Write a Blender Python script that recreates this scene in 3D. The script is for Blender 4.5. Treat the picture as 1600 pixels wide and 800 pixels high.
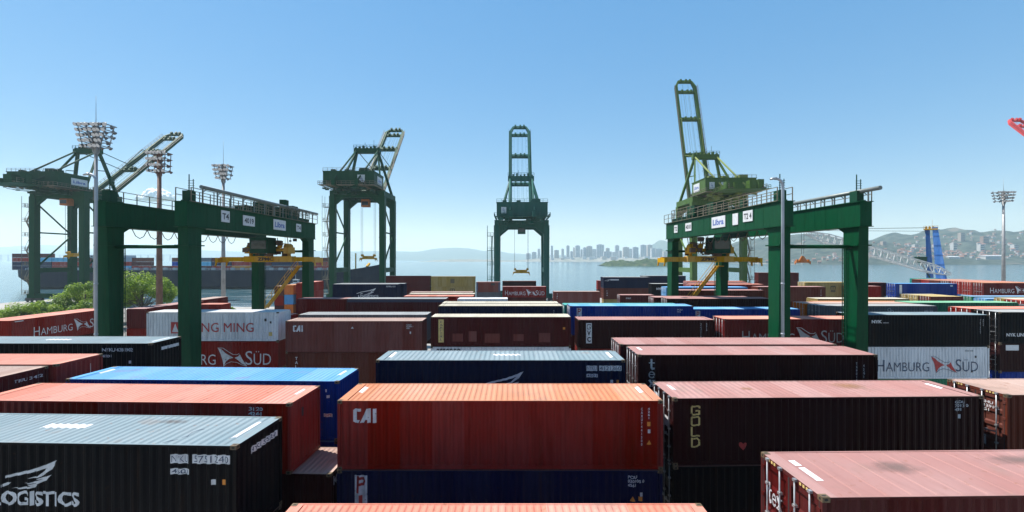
import bpy, bmesh, math, random
from mathutils import Vector, Matrix, noise
R = math.radians
for o in list(bpy.data.objects): bpy.data.objects.remove(o)
sc = bpy.context.scene
COL = sc.collection
rnd = random.Random(7)

# ---------------------------------------------------------------- camera
F, CX, HY, ZC = 731.0, 800.0, 405.0, 16.0       # focal length in photo pixels, vanishing point, horizon, eye height
cam = bpy.data.cameras.new('camera'); cam_o = bpy.data.objects.new('camera', cam); COL.objects.link(cam_o)
cam.sensor_fit = 'HORIZONTAL'; cam.sensor_width = 36.0; cam.lens = F/1600*36
cam.shift_y = (HY-400)/1600; cam.clip_start = 0.3; cam.clip_end = 60000
cam_o.location = (0, 0, ZC); cam_o.rotation_euler = (R(90), 0, 0)
sc.camera = cam_o
# ---------------------------------------------------------------- sky, sun, exposure
SUN_TO = Vector((0.48, -0.22, -1.0)).normalized()
SUN_EL = math.asin(-SUN_TO.z); SUN_AZ = math.atan2(-SUN_TO.x, -SUN_TO.y)
w = bpy.data.worlds.new('World'); sc.world = w; w.use_nodes = True
nt = w.node_tree; bgn = nt.nodes['Background']
sky = nt.nodes.new('ShaderNodeTexSky'); sky.sky_type = 'NISHITA'; sky.sun_disc = False
sky.sun_elevation = SUN_EL; sky.sun_rotation = SUN_AZ
sky.altitude = 0; sky.air_density = 1.0; sky.dust_density = 0.1; sky.ozone_density = 3.0
hs = nt.nodes.new('ShaderNodeHueSaturation'); hs.inputs['Saturation'].default_value = 2.4; hs.inputs['Value'].default_value = 2.62; hs.inputs['Hue'].default_value = 0.502
gm = nt.nodes.new('ShaderNodeGamma'); gm.inputs[1].default_value = 0.36; nt.links.new(sky.outputs[0], gm.inputs[0]); nt.links.new(gm.outputs[0], hs.inputs['Color']); nt.links.new(hs.outputs[0], bgn.inputs[0]); bgn.inputs[1].default_value = 0.085
sl = bpy.data.lights.new('sun', 'SUN'); sl.energy = 4.9; sl.angle = R(0.53); sl.color = (1, 0.955, 0.89)
so = bpy.data.objects.new('sun', sl); COL.objects.link(so); so.location = (-60, 60, 200)
so.rotation_euler = SUN_TO.to_track_quat('-Z', 'Y').to_euler()
vs = sc.view_settings
vs.view_transform = 'Standard'; vs.look = 'None'; vs.exposure = 1.0; vs.gamma = 1.0; vs.use_curve_mapping = False
sc.cycles.volume_bounces = 2; sc.cycles.max_bounces = 8; sc.cycles.use_denoising = True
sc.cycles.sample_clamp_indirect = 8.0

# ---------------------------------------------------------------- helpers
def ax(px, d): return (px-CX)/F*d               # bearing in the photo -> metres across at depth d
def tag(o, label=None, cat=None, group=None, kind=None):
    if label: o['label'] = label
    if cat: o['category'] = cat
    if group: o['group'] = group
    if kind: o['kind'] = kind
    return o
def empty(name, loc, rz=0.0):
    o = bpy.data.objects.new(name, None); COL.objects.link(o); o.location = loc; o.rotation_euler = (0, 0, rz)
    o.empty_display_size = 0.5
    return o
def link(name, me, parent=None):
    o = bpy.data.objects.new(name, me); COL.objects.link(o)
    if parent: o.parent = parent
    return o

class MB:
    """collects boxes, tubes and faces, then links them as one mesh"""
    def __init__(s): s.v = []; s.f = []; s.m = []; s.cur = 0; s.sm = []
    def face(s, pts, sm=False):
        n = len(s.v); s.v += [tuple(p) for p in pts]; s.f.append(tuple(range(n, n+len(pts)))); s.m.append(s.cur); s.sm.append(sm); return s
    def mesh(s, vs_, fs, sm=False):
        n = len(s.v); s.v += [tuple(p) for p in vs_]
        for f in fs: s.f.append(tuple(n+i for i in f)); s.m.append(s.cur); s.sm.append(sm)
        return s
    def hexa(s, p):       # 8 points: bottom 4 ccw, top 4 ccw
        return s.mesh(p, [(3,2,1,0), (4,5,6,7), (0,1,5,4), (1,2,6,5), (2,3,7,6), (3,0,4,7)])
    def box(s, x0, x1, y0, y1, z0, z1):
        return s.hexa([(x0,y0,z0),(x1,y0,z0),(x1,y1,z0),(x0,y1,z0),(x0,y0,z1),(x1,y0,z1),(x1,y1,z1),(x0,y1,z1)])
    def taper(s, c0, w0, d0, c1, w1, d1):   # box between two horizontal rectangles centred on c0, c1
        p = []
        for c, w_, d_ in ((c0,w0,d0),(c1,w1,d1)):
            for sx, sy in ((-1,-1),(1,-1),(1,1),(-1,1)): p.append((c[0]+sx*w_/2, c[1]+sy*d_/2, c[2]))
        return s.hexa(p)
    def bar(s, a, b, w_, h=None):            # square bar between two points
        a, b = Vector(a), Vector(b); h = h or w_; d = (b-a).normalized()
        up = Vector((0,0,1)) if abs(d.z) < 0.95 else Vector((0,1,0))
        r = d.cross(up).normalized(); u = r.cross(d)
        p = []
        for c in (a, b):
            for sx, sy in ((-1,-1),(1,-1),(1,1),(-1,1)): p.append(c+r*(sx*w_/2)+u*(sy*h/2))
        return s.mesh(p, [(3,2,1,0),(4,5,6,7),(0,1,5,4),(1,2,6,5),(2,3,7,6),(3,0,4,7)])
    def tube(s, pts, rad, n=8, r1=None, cap=True):
        pts = [Vector(p) for p in pts]; r1 = rad if r1 is None else r1
        rings = []
        for i, p in enumerate(pts):
            d = (pts[min(i+1, len(pts)-1)]-pts[max(i-1, 0)]).normalized()
            up = Vector((0,0,1)) if abs(d.z) < 0.95 else Vector((0,1,0))
            a = d.cross(up).normalized(); b = a.cross(d); rr = rad+(r1-rad)*i/max(1, len(pts)-1)
            rings.append([p+(a*math.cos(2*math.pi*k/n)+b*math.sin(2*math.pi*k/n))*rr for k in range(n)])
        fs = []
        for i in range(len(pts)-1):
            for k in range(n): fs.append((i*n+k, i*n+(k+1)%n, (i+1)*n+(k+1)%n, (i+1)*n+k))
        s.mesh([p for r_ in rings for p in r_], fs, True)
        if cap: s.face(rings[0][::-1]); s.face(rings[-1])
        return s
    def me(s, name, mats):
        me = bpy.data.meshes.new(name); me.from_pydata(s.v, [], s.f)
        for m in (mats if isinstance(mats, (list, tuple)) else [mats]): me.materials.append(m)
        me.polygons.foreach_set('material_index', s.m); me.polygons.foreach_set('use_smooth', s.sm)
        bm = bmesh.new(); bm.from_mesh(me); bmesh.ops.remove_doubles(bm, verts=bm.verts, dist=1e-5)
        bmesh.ops.recalc_face_normals(bm, faces=bm.faces); bm.to_mesh(me); bm.free()
        return me
    def build(s, name, mats, parent=None): return link(name, s.me(name, mats), parent)

# ---------------------------------------------------------------- materials
def nodes(name):
    m = bpy.data.materials.new(name); m.use_nodes = True; t = m.node_tree
    return m, t, t.nodes['Principled BSDF'], t.links.new
def N(t, kind, **kw):
    n = t.nodes.new('ShaderNode'+kind)
    for k, v in kw.items(): setattr(n, k, v)
    return n
def coords(t, scale=(1,1,1), rand=True):
    tc = N(t, 'TexCoord'); mp = N(t, 'Mapping'); mp.inputs['Scale'].default_value = scale
    t.links.new(tc.outputs['Object'], mp.inputs['Vector'])
    if rand:
        oi = N(t, 'ObjectInfo'); mu = N(t, 'Math', operation='MULTIPLY'); mu.inputs[1].default_value = 57.0
        cb = N(t, 'CombineXYZ'); t.links.new(oi.outputs['Random'], mu.inputs[0])
        for i in range(3): t.links.new(mu.outputs[0], cb.inputs[i])
        t.links.new(cb.outputs[0], mp.inputs['Location'])
    return mp.outputs[0]
def ramp(t, src, p0, p1, v0=0.0, v1=1.0):
    r = N(t, 'MapRange'); r.inputs[1].default_value = p0; r.inputs[2].default_value = p1; r.inputs[3].default_value = v0; r.inputs[4].default_value = v1
    t.links.new(src, r.inputs[0]); return r.outputs[0]
def noise_t(t, vec, scale, detail=4, rough=0.55):
    n = N(t, 'TexNoise'); n.inputs['Scale'].default_value = scale; n.inputs['Detail'].default_value = detail; n.inputs['Roughness'].default_value = rough
    t.links.new(vec, n.inputs['Vector']); return n.outputs['Fac']
def mix(t, fac, a, b, mode='MIX'):
    m = N(t, 'Mix', data_type='RGBA', blend_type=mode)
    if isinstance(fac, (int, float)): m.inputs[0].default_value = fac
    else: t.links.new(fac, m.inputs[0])
    for i, c in ((6, a), (7, b)):
        if isinstance(c, tuple): m.inputs[i].default_value = (*c[:3], 1)
        else: t.links.new(c, m.inputs[i])
    return m.outputs[2]
def bump(t, p, src, dist, strength=1.0):
    b = N(t, 'Bump'); b.inputs['Distance'].default_value = dist; b.inputs['Strength'].default_value = strength
    t.links.new(src, b.inputs['Height']); t.links.new(b.outputs[0], p.inputs['Normal'])
def lum(c): return 0.3*c[0]+0.6*c[1]+0.1*c[2]

MATS = {}
def paint(c, rough=0.48, fade=0.35, rust=0.5):
    """weathered container or crane paint: uneven fading, runs of dirt, small rust spots"""
    key = ('p', c, rough, fade, rust)
    if key in MATS: return MATS[key]
    m, t, p, L = nodes('weathered_paint')
    v = coords(t); v2 = coords(t, (2.2, 2.2, 0.22))
    a = noise_t(t, v, 0.55, 5); b = noise_t(t, v2, 2.3, 5, 0.65); g = noise_t(t, v, 9, 3); big = noise_t(t, v, 0.22, 3)
    fadec = tuple(x*0.80+lum(c)*0.20+0.003 for x in c); dark = tuple(x*0.62 for x in c)
    col = mix(t, ramp(t, a, 0.35, 0.7, 0, fade*2), c, fadec)
    col = mix(t, ramp(t, b, 0.46, 0.74, 0, 0.9), col, dark)
    run = noise_t(t, coords(t, (7, 7, 0.30)), 1.0, 4, 0.7)
    col = mix(t, ramp(t, run, 0.54, 0.74, 0, min(1, rust*1.5)), col, tuple(x*0.45+k for x, k in zip(c, (0.020, 0.009, 0.004))))
    col = mix(t, ramp(t, g, 0.66, 0.72, 0, rust), col, (0.10, 0.038, 0.016) if lum(c) > 0.02 else (0.035, 0.016, 0.009))
    col = panels(t, col, rust)
    L(col, p.inputs['Base Color']); L(ramp(t, big, 0.3, 0.7, rough-0.08, rough+0.16), p.inputs['Roughness'])
    p.inputs['Specular IOR Level'].default_value = 0.10
    bump(t, p, noise_t(t, v, 1.3, 3), 0.03, 0.6)
    MATS[key] = m; return m
def panels(t, col, amt=0.5):
    """each welded sheet has weathered a little differently"""
    tc = N(t, 'TexCoord'); sp = N(t, 'SeparateXYZ'); t.links.new(tc.outputs['Object'], sp.inputs[0]); oi = N(t, 'ObjectInfo')
    a = N(t, 'Math', operation='MULTIPLY_ADD'); a.inputs[1].default_value = 0.83; t.links.new(sp.outputs[0], a.inputs[0]); mu = N(t, 'Math', operation='MULTIPLY'); mu.inputs[1].default_value = 31.0; t.links.new(oi.outputs['Random'], mu.inputs[0]); t.links.new(mu.outputs[0], a.inputs[2])
    fl = N(t, 'Math', operation='FLOOR'); t.links.new(a.outputs[0], fl.inputs[0]); wn = N(t, 'TexWhiteNoise', noise_dimensions='1D'); t.links.new(fl.outputs[0], wn.inputs['W'])
    hv = N(t, 'HueSaturation'); t.links.new(col, hv.inputs['Color']); t.links.new(ramp(t, wn.outputs['Value'], 0, 1, 0.92, 1.06), hv.inputs['Value']); t.links.new(ramp(t, wn.outputs['Value'], 0, 1, 1.08, 0.92), hv.inputs['Saturation'])
    return hv.outputs[0]
def roofpaint(c, dirt=0.5):
    """sun-bleached container roof: chalky paint, scuffs across it, standing-water stains, rust at the seams"""
    key = ('r', c, dirt)
    if key in MATS: return MATS[key]
    m, t, p, L = nodes('bleached_roof_paint')
    v = coords(t); vs1 = coords(t, (3.0, 0.35, 1)); vs2 = coords(t, (0.4, 2.6, 1))
    a = noise_t(t, v, 0.4, 6, 0.6); b = noise_t(t, vs1, 1.3, 5, 0.7); s = noise_t(t, vs2, 1.9, 4, 0.6); g = noise_t(t, v, 5, 4, 0.6); st = noise_t(t, v, 0.75, 2)
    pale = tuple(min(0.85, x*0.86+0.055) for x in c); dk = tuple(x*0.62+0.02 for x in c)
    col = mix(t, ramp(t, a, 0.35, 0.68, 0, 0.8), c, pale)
    col = mix(t, ramp(t, b, 0.48, 0.72, 0, 0.8*dirt+0.1), col, dk)
    col = mix(t, ramp(t, s, 0.62, 0.72, 0, 0.4*dirt), col, tuple(x*0.5+0.10 for x in c))
    col = mix(t, ramp(t, st, 0.61, 0.70, 0, 0.75*dirt), col, (0.17, 0.125, 0.10))
    col = mix(t, ramp(t, g, 0.62, 0.69, 0, 0.8*dirt), col, (0.18, 0.08, 0.04))
    col = panels(t, col)
    L(col, p.inputs['Base Color']); bump(t, p, noise_t(t, v, 1.1, 3), 0.03, 0.6); p.inputs['Roughness'].default_value = 0.72; p.inputs['Specular IOR Level'].default_value = 0.3
    MATS[key] = m; return m
def plain(name, c, rough=0.6, metal=0.0, var=0.25, scale=2.0):
    key = ('n', name, c)
    if key in MATS: return MATS[key]
    m, t, p, L = nodes(name); v = coords(t)
    L(mix(t, ramp(t, noise_t(t, v, scale, 5), 0.35, 0.7), c, tuple(x*(1-var) for x in c)), p.inputs['Base Color'])
    p.inputs['Roughness'].default_value = rough; p.inputs['Metallic'].default_value = metal
    MATS[key] = m; return m
def worn(name, c):
    m, t, p, L = nodes(name); v = coords(t)
    L(mix(t, ramp(t, noise_t(t, v, 3, 5), 0.35, 0.7), c, tuple(x*0.7 for x in c)), p.inputs['Base Color']); p.inputs['Roughness'].default_value = 0.65
    L(ramp(t, noise_t(t, v, 7, 5, 0.7), 0.60, 0.68, 1.0, 0.25), p.inputs['Alpha']); return m
M_WHITE = worn('white_lettering', (0.60, 0.60, 0.62))
M_YEL = worn('yellow_lettering', (0.62, 0.45, 0.16))
def smudge_mat(c, name, strength=0.5):
    m, t, p, L = nodes(name); tc = N(t, 'TexCoord'); mp = N(t, 'Mapping'); mp.inputs['Location'].default_value = (-1, -1, 0); mp.inputs['Scale'].default_value = (2, 2, 0); L(tc.outputs['Generated'], mp.inputs['Vector'])
    ln = N(t, 'VectorMath', operation='LENGTH'); L(mp.outputs[0], ln.inputs[0]); nn = noise_t(t, coords(t), 3.5, 5, 0.65)
    ad = N(t, 'Math', operation='MULTIPLY_ADD'); ad.inputs[1].default_value = 1.1; L(nn, ad.inputs[0]); L(ln.outputs['Value'], ad.inputs[2])
    L(ramp(t, ad.outputs[0], 0.7, 1.5, strength, 0.0), p.inputs['Alpha']); p.inputs['Base Color'].default_value = (*c, 1); p.inputs['Roughness'].default_value = 0.9; return m
M_SOOT = smudge_mat((0.13, 0.10, 0.09), 'soot_smudge'); M_RUST = smudge_mat((0.26, 0.13, 0.06), 'rust_stain', 0.55)
M_RED = plain('red_lettering', (0.42, 0.03, 0.03), 0.6, 0, 0.3, 6)
M_BLK = plain('black_lettering', (0.02, 0.02, 0.024), 0.6)
M_NVYL = plain('navy_lettering', (0.03, 0.05, 0.10), 0.6)
M_ORA = plain('orange_sticker', (0.7, 0.25, 0.03), 0.6)
M_BLUEL = plain('blue_lettering', (0.05, 0.1, 0.35), 0.6)
M_GALV = plain('galvanised_steel', (0.40, 0.41, 0.42), 0.42, 0.6, 0.4, 4)
M_CAST = plain('corner_steel', (0.16, 0.11, 0.06), 0.6, 0.2, 0.6, 9)
M_HOLE = plain('casting_hole', (0.012, 0.012, 0.012), 0.9)
M_DARK = plain('dark_steel', (0.035, 0.035, 0.037), 0.6, 0.2)
M_RUBBER = plain('rubber', (0.02, 0.02, 0.02), 0.85)
M_GLASS = plain('dark_glass', (0.02, 0.03, 0.035), 0.08)
M_PLATE = plain('white_sign_plate', (0.56, 0.57, 0.58), 0.5, 0, 0.15, 3)

# ---------------------------------------------------------------- lettering
_TXT = {}
def text2d(s, bold=0.0, sx=1.0):
    """flat outline of a word as (verts, faces) scaled to unit height"""
    key = (s, bold)
    if key in _TXT: return _TXT[key]
    c = bpy.data.curves.new('lettering', 'FONT'); c.body = s; c.offset = bold; c.resolution_u = 3; c.fill_mode = 'FRONT'
    o = bpy.data.objects.new('lettering', c); COL.objects.link(o)
    bpy.context.view_layer.update()
    me = bpy.data.meshes.new_from_object(o.evaluated_get(bpy.context.evaluated_depsgraph_get()))
    vv = [(v.co.x, v.co.y) for v in me.vertices]; ff = [tuple(p.vertices) for p in me.polygons]
    bpy.data.objects.remove(o); bpy.data.curves.remove(c); bpy.data.meshes.remove(me)
    x0 = min(v[0] for v in vv); x1 = max(v[0] for v in vv); y0 = min(v[1] for v in vv); y1 = max(v[1] for v in vv)
    k = 1.0/(y1-y0)
    vv = [((a-x0)*k, (b-y0)*k) for a, b in vv]
    _TXT[key] = (vv, ff, (x1-x0)*k); return _TXT[key]
def polys2d(polys):
    """list of outlines, y down in 0..1 -> verts, faces with y up"""
    vv, ff = [], []
    for p in polys:
        n = len(vv); vv += [(a, 1-b) for a, b in p]; ff.append(tuple(range(n, n+len(p))))
    return vv, ff
def strokes(lines, wd):
    """thick polylines -> quads with square ends (y down, 0..1)"""
    ps = []
    for ln in lines:
        for (a, b) in zip(ln[:-1], ln[1:]):
            ww = a[2] if len(a) > 2 else wd
            a2, b2 = Vector(a[:2]), Vector(b[:2]); d = (b2-a2)
            if d.length < 1e-6: continue
            d.normalize(); n_ = Vector((-d.y, d.x))*ww/2; e = d*ww*0.36
            ps.append([tuple(a2-e+n_), tuple(b2+e+n_), tuple(b2+e-n_), tuple(a2-e-n_)])
    return ps
def arc(cx, cy, rx, ry, a0, a1, n=10): return [(cx+rx*math.cos(R(a0+(a1-a0)*i/n)), cy+ry*math.sin(R(a0+(a1-a0)*i/n))) for i in range(n+1)]
SHAPES = {
 'cai': [[(0.02,0.1),(0.10,0),(0.34,0),(0.34,0.2),(0.16,0.2),(0.16,0.8),(0.30,0.8),(0.24,1),(0.10,1),(0.02,0.9)],
         [(0.30,1),(0.58,0),(0.74,0),(0.74,1),(0.61,1),(0.61,0.78),(0.53,0.78),(0.46,1)], [(0.84,0),(0.98,0),(0.98,1),(0.84,1)]],
 'wing': [[(-0.35,0.80),(0,0.55),(0.5,0.34),(0.78,0.17),(1,0),(0.88,0.33),(0.68,0.57),(0.55,0.63),(0.42,0.63),(0.62,0.56),(0.80,0.28),(0.53,0.43),(0,0.63),(-0.33,0.86)],
          [(0.57,0.66),(0.77,0.57),(0.87,0.51),(0.80,0.68),(0.60,0.82),(0.33,0.81),(0.5,0.77),(0.70,0.66)],
          [(0.42,0.84),(0.62,0.83),(0.54,0.95),(0.33,1),(0.10,0.97),(0.3,0.94),(0.48,0.90)], [(-0.1,0.86),(0.02,0.78),(0.10,0.77),(0.04,0.86),(-0.1,0.95)]],
 'flag': [[(0,0.02),(0.12,0.10),(0.28,0.32),(0.54,0.55),(0.40,0.60),(0.28,0.75),(0.20,1.0),(0.16,0.66),(0.10,0.36)],
          [(0.58,0.55),(0.70,0.48),(0.76,0.36),(0.84,0.62),(1.0,0.98),(0.82,0.86),(0.70,0.68)]],
 'flagline': strokes([[(0,0.02),(0.18,0.03),(0.36,0.22),(0.52,0.37),(0.66,0.38),(0.73,0.33)], [(0.2,1.0),(0.3,0.86),(0.46,0.76),(0.66,0.80),(0.84,0.93),(1,0.99)]], 0.022),
 'G': strokes([[(0.95,0.22),(0.95,0.1),(0.85,0.08),(0.15,0.08),(0.08,0.18),(0.08,0.82),(0.15,0.92),(0.85,0.92),(0.93,0.84),(0.93,0.55),(0.55,0.55)]], 0.16),
 'O': strokes([[(0.15,0.08),(0.85,0.08),(0.93,0.18),(0.93,0.82),(0.85,0.92),(0.15,0.92),(0.08,0.82),(0.08,0.18),(0.15,0.08)]], 0.16),
 'L': strokes([[(0.08,0.05),(0.08,0.92),(0.93,0.92)]], 0.16),
 'D': strokes([[(0.1,0.08),(0.70,0.08),(0.93,0.28),(0.93,0.72),(0.70,0.92),(0.1,0.92),(0.1,0.08)]], 0.16),
 't': strokes([[(0.48,0.0,0.24),(0.48,0.78,0.24),(0.60,0.90,0.18),(0.82,0.86,0.1)], [(0.12,0.30,0.1),(0.88,0.30,0.1)]], 0.2),
 'e': strokes([[(0.12,0.52,0.10),(0.90,0.52,0.10)]], 0.1)+strokes([[p for p in arc(0.5,0.55,0.37,0.38,0,-360+42,20)]], 0.17),
 'x': strokes([[(0.2,0.15,0.24),(0.8,0.92,0.24)], [(0.8,0.15,0.11),(0.2,0.92,0.11)], [(0.04,0.14,0.09),(0.44,0.14,0.09)], [(0.6,0.14,0.09),(0.96,0.14,0.09)], [(0.04,0.93,0.09),(0.40,0.93,0.09)], [(0.56,0.93,0.09),(0.98,0.93,0.09)]], 0.1),
 'P': strokes([[(0.2,0.0,0.26),(0.14,1.0,0.26)], [(0.2,0.1),(0.75,0.1),(0.86,0.25),(0.75,0.48),(0.2,0.52)]], 0.2),
 'heart': [[(0.5,0.2),(0.62,0.05),(0.82,0.03),(0.97,0.18),(0.95,0.42),(0.78,0.68),(0.5,1),(0.22,0.68),(0.05,0.42),(0.03,0.18),(0.18,0.03),(0.38,0.05)]],
 'tri': [[(0.5,0),(1,1),(0,1)]],
 'rect': [[(0,0),(1,0),(1,1),(0,1)]],
 'msc': strokes([[(0.08,0.5),(0.08,0.1),(0.3,0.05),(0.5,0.1),(0.5,0.5)], [(0.5,0.1),(0.7,0.05),(0.92,0.1),(0.92,0.5)], [(0.1,0.7),(0.9,0.7)], [(0.1,0.92),(0.9,0.92)]], 0.13),
 'scratch': strokes([[(0.85,0),(0.6,0.3),(0.75,0.55),(0.3,0.8),(0.1,1)]], 0.025),
 'rings': strokes([arc(0.3,0.35,0.22,0.28,0,360,12), arc(0.7,0.7,0.2,0.24,0,360,12)], 0.09),
}
# ---------------------------------------------------------------- shipping containers
W = 2.438
def corr(a0, a1, pitch, dep):
    """trapezoid corrugation from a0 to a1: list of (position, inward depth)"""
    n = max(2, round((a1-a0)/pitch)); p = (a1-a0)/n; out = [(a0, dep)]
    for i in range(n):
        s = a0+i*p
        out += [(s+p*0.13, dep), (s+p*0.37, 0.0), (s+p*0.63, 0.0), (s+p*0.87, dep)]
    out.append((a1, dep)); return out
def corr_at(pr, a):
    for (x0, d0), (x1, d1) in zip(pr[:-1], pr[1:]):
        if x0 <= a <= x1: return d0+(d1-d0)*(a-x0)/max(1e-9, x1-x0)
    return 0.0
SIDE_P = lambda L: corr(-L/2+0.11, L/2-0.11, 0.278, 0.046)
END_P = corr(-W/2+0.11, W/2-0.11, 0.25, 0.040)
_ME = {}
def body_mesh(L, H, mat, door):
    key = ('body', L, H, mat.name, door)
    if key in _ME: return _ME[key]
    b = MB(); hl, hw = L/2, W/2
    for sx in (-1, 1):
        for sy in (-1, 1): b.box(sx*hl-(0.10 if sx > 0 else 0), sx*hl+(0.10 if sx < 0 else 0), sy*hw-(0.09 if sy > 0 else 0), sy*hw+(0.09 if sy < 0 else 0), 0.118, H-0.118)
    for sy in (-1, 1):
        y0, y1 = sorted((sy*(hw-0.004), sy*(hw-0.07)))
        b.box(-hl+0.101, hl-0.101, y0, y1, 0.02, 0.17); b.box(-hl+0.101, hl-0.101, y0, y1, H-0.07, H-0.012)
        pr = SIDE_P(L)
        pts = [[(x, sy*(hw-0.012-d), z) for x, d in pr] for z in (0.165, H-0.065)]
        n = len(pr); b.mesh(pts[0]+pts[1], [(i, i+1, n+i+1, n+i) for i in range(n-1)])
    b.box(-hl+0.02, hl-0.02, -hw+0.07, hw-0.07, 0.12, 0.15)
    for sx in (-1, 1):
        x0, x1 = sorted((sx*(hl-0.003), sx*(hl-0.08)))
        b.box(x0, x1, -hw+0.091, hw-0.091, 0.02, 0.17); b.box(x0, x1, -hw+0.091, hw-0.091, H-0.12, H-0.013)
        if (door == 'R') == (sx > 0) and door: continue
        pts = [[(sx*(hl-0.010-d), y, z) for y, d in END_P] for z in (0.165, H-0.115)]
        n = len(END_P); b.mesh(pts[0]+pts[1], [(i, i+1, n+i+1, n+i) for i in range(n-1)])
    _ME[key] = b.me('container_walls', mat); return _ME[key]
def roof_mesh(L, H, mat, pitch):
    key = ('roof', L, H, mat.name, pitch)
    if key in _ME: return _ME[key]
    b = MB(); hl, hw = L/2, W/2; top = H-0.004
    pr = corr(-hl+0.34, hl-0.34, pitch, 0.028 if pitch < 0.4 else 0.012)
    if pitch >= 0.4:
        pr = [(-hl+0.34, 0.0)]; n = round((L-0.68)/pitch); p = (L-0.68)/n
        for i in range(1, n): x = -hl+0.34+i*p; pr += [(x-0.03, 0), (x-0.012, 0.016), (x+0.012, 0.016), (x+0.03, 0)]
        pr.append((hl-0.34, 0.0))
    n = len(pr)
    pts = [[(x, y, top-0.004-d) for x, d in pr] for y in (-hw+0.13, hw-0.13)]
    b.mesh(pts[0]+pts[1], [(i, i+1, n+i+1, n+i) for i in range(n-1)])
    for sy in (-1, 1):      # die-stamped ends of the ribs and the side rail
        edge = [(x, sy*(hw-0.065), top-0.010) for x, d in pr]; inn = [(x, sy*(hw-0.13), top-0.004-d) for x, d in pr]
        b.mesh(edge+inn, [(i, i+1, n+i+1, n+i) for i in range(n-1)])
        y0, y1 = sorted((sy*(hw-0.003), sy*(hw-0.066))); b.box(-hl+0.17, hl-0.17, y0, y1, H-0.0115, top)
    for sx in (-1, 1):
        x0, x1 = sorted((sx*(hl-0.34), sx*(hl-0.004))); b.box(x0, x1, -hw+0.17, hw-0.17, H-0.025, top-0.002)
        x2, x3 = sorted((sx*(hl-0.34), sx*(hl-0.17)))
        for sy in (-1, 1):
            y0, y1 = sorted((sy*(hw-0.171), sy*(hw-0.067))); b.box(x2, x3, y0, y1, H-0.025, top-0.003)
    _ME[key] = b.me('container_roof', mat); return _ME[key]
def casting_mesh():
    if 'cast' in _ME: return _ME['cast']
    b = MB(); b.box(-0.089, 0.089, -0.081, 0.081, -0.059, 0.059); b.cur = 1
    for s in (-1, 1):
        b.face([(s*(0.0905), 0.032*math.cos(a), 0.03*math.sin(a)) for a in [k*math.pi/6 for k in range(12)]])
        b.face([(0.045*math.cos(a), s*0.0825, 0.03*math.sin(a)) for a in [k*math.pi/6 for k in range(12)]])
        b.face([(0.055*math.cos(a), 0.03*math.sin(a), s*0.0603) for a in [k*math.pi/6 for k in range(12)]])
    _ME['cast'] = b.me('corner_casting', [M_CAST, M_HOLE]); return _ME['cast']
def door_mesh(H, mat):
    """one leaf, hinge edge at y=0, reaching to y=1.115, facing -x; three recessed panels with sloping lips"""
    key = ('door', H, mat.name)
    if key in _ME: return _ME[key]
    b = MB(); z0, z1, wd = 0.18, H-0.13, 1.115; n = 4; step = (z1-z0-0.08)/n
    pr = [(z0, 0.0), (z0+0.08, 0.0)]
    for i in range(n):
        s = z0+0.08+i*step
        pr += [(s+step*0.10, 0.045), (s+step*0.62, 0.045), (s+step*0.78, 0.0), (s+step, 0.0)]
    m = len(pr); y0, y1 = 0.09, wd-0.09
    A = [(0.0+d, y0, z) for z, d in pr]; B_ = [(0.0+d, y1, z) for z, d in pr]
    b.mesh(A+B_, [(i, i+1, m+i+1, m+i) for i in range(m-1)])
    for ya, yb in ((0.0, y0), (y1, wd)): b.box(-0.004, 0.05, ya, yb, z0, z1)
    b.cur = 1; b.box(-0.008, 0.0, 0.0, 0.02, z0, z1); b.box(-0.008, 0.0, wd-0.02, wd, z0, z1)
    b.cur = 0
    for k in range(4):
        z = z0+0.2+k*(z1-z0-0.4)/3; b.box(-0.03, 0.0, -0.05, 0.07, z-0.05, z+0.05)
    _ME[key] = b.me('container_door', [mat, M_RUBBER]); return _ME[key]
def bar_mesh(H):
    key = ('bar', H)
    if key in _ME: return _ME[key]
    b = MB(); z0, z1 = 0.06, H-0.05
    b.tube([(-0.05, 0, z0), (-0.05, 0, z1)], 0.021, 8)
    for k in (0.0, 0.22, 0.5, 0.78, 1.0):
        z = z0+(z1-z0)*k; b.box(-0.082, -0.0, -0.05, 0.05, z-0.03, z+0.03)
    b.bar((-0.07, 0, 1.05), (-0.07, 0.42, 1.0), 0.03, 0.05); b.box(-0.09, -0.005, 0.34, 0.44, 0.96, 1.05)
    _ME[key] = b.me('locking_bar', M_GALV); return _ME[key]

def mark_mesh(vv, ff, w, h, O, U, V, Nn, prof=None, p0=0.0, lift=0.004):
    """map a flat outline (unit square, y up) onto a wall at O with axes U, V(down); prof wraps it over the corrugation"""
    bm = bmesh.new(); vs_ = [bm.verts.new((a*w, (1-b)*h, 0)) for a, b in vv]
    for f in ff:
        try: bm.faces.new([vs_[i] for i in f])
        except ValueError: pass
    if prof:
        for x, d in prof:
            a = x-p0
            if 0.002 < a < w-0.002:
                bmesh.ops.bisect_plane(bm, geom=bm.verts[:]+bm.edges[:]+bm.faces[:], plane_co=(a, 0, 0), plane_no=(1, 0, 0))
    for v in bm.verts:
        d = corr_at(prof, v.co.x+p0) if prof else 0.0
        v.co = O+U*v.co.x+V*v.co.y+Nn*(lift-d)
    bm.normal_update()
    for f in bm.faces:
        if f.normal.dot(Nn) < 0: f.normal_flip()
    me = bpy.data.meshes.new('lettering'); bm.to_mesh(me); bm.free(); return me
def glyph(what, bold=0.0):
    if what in SHAPES: return polys2d(SHAPES[what])
    vv, ff, wid = text2d(what, bold); return [(a/wid, b) for a, b in vv], ff
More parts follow.
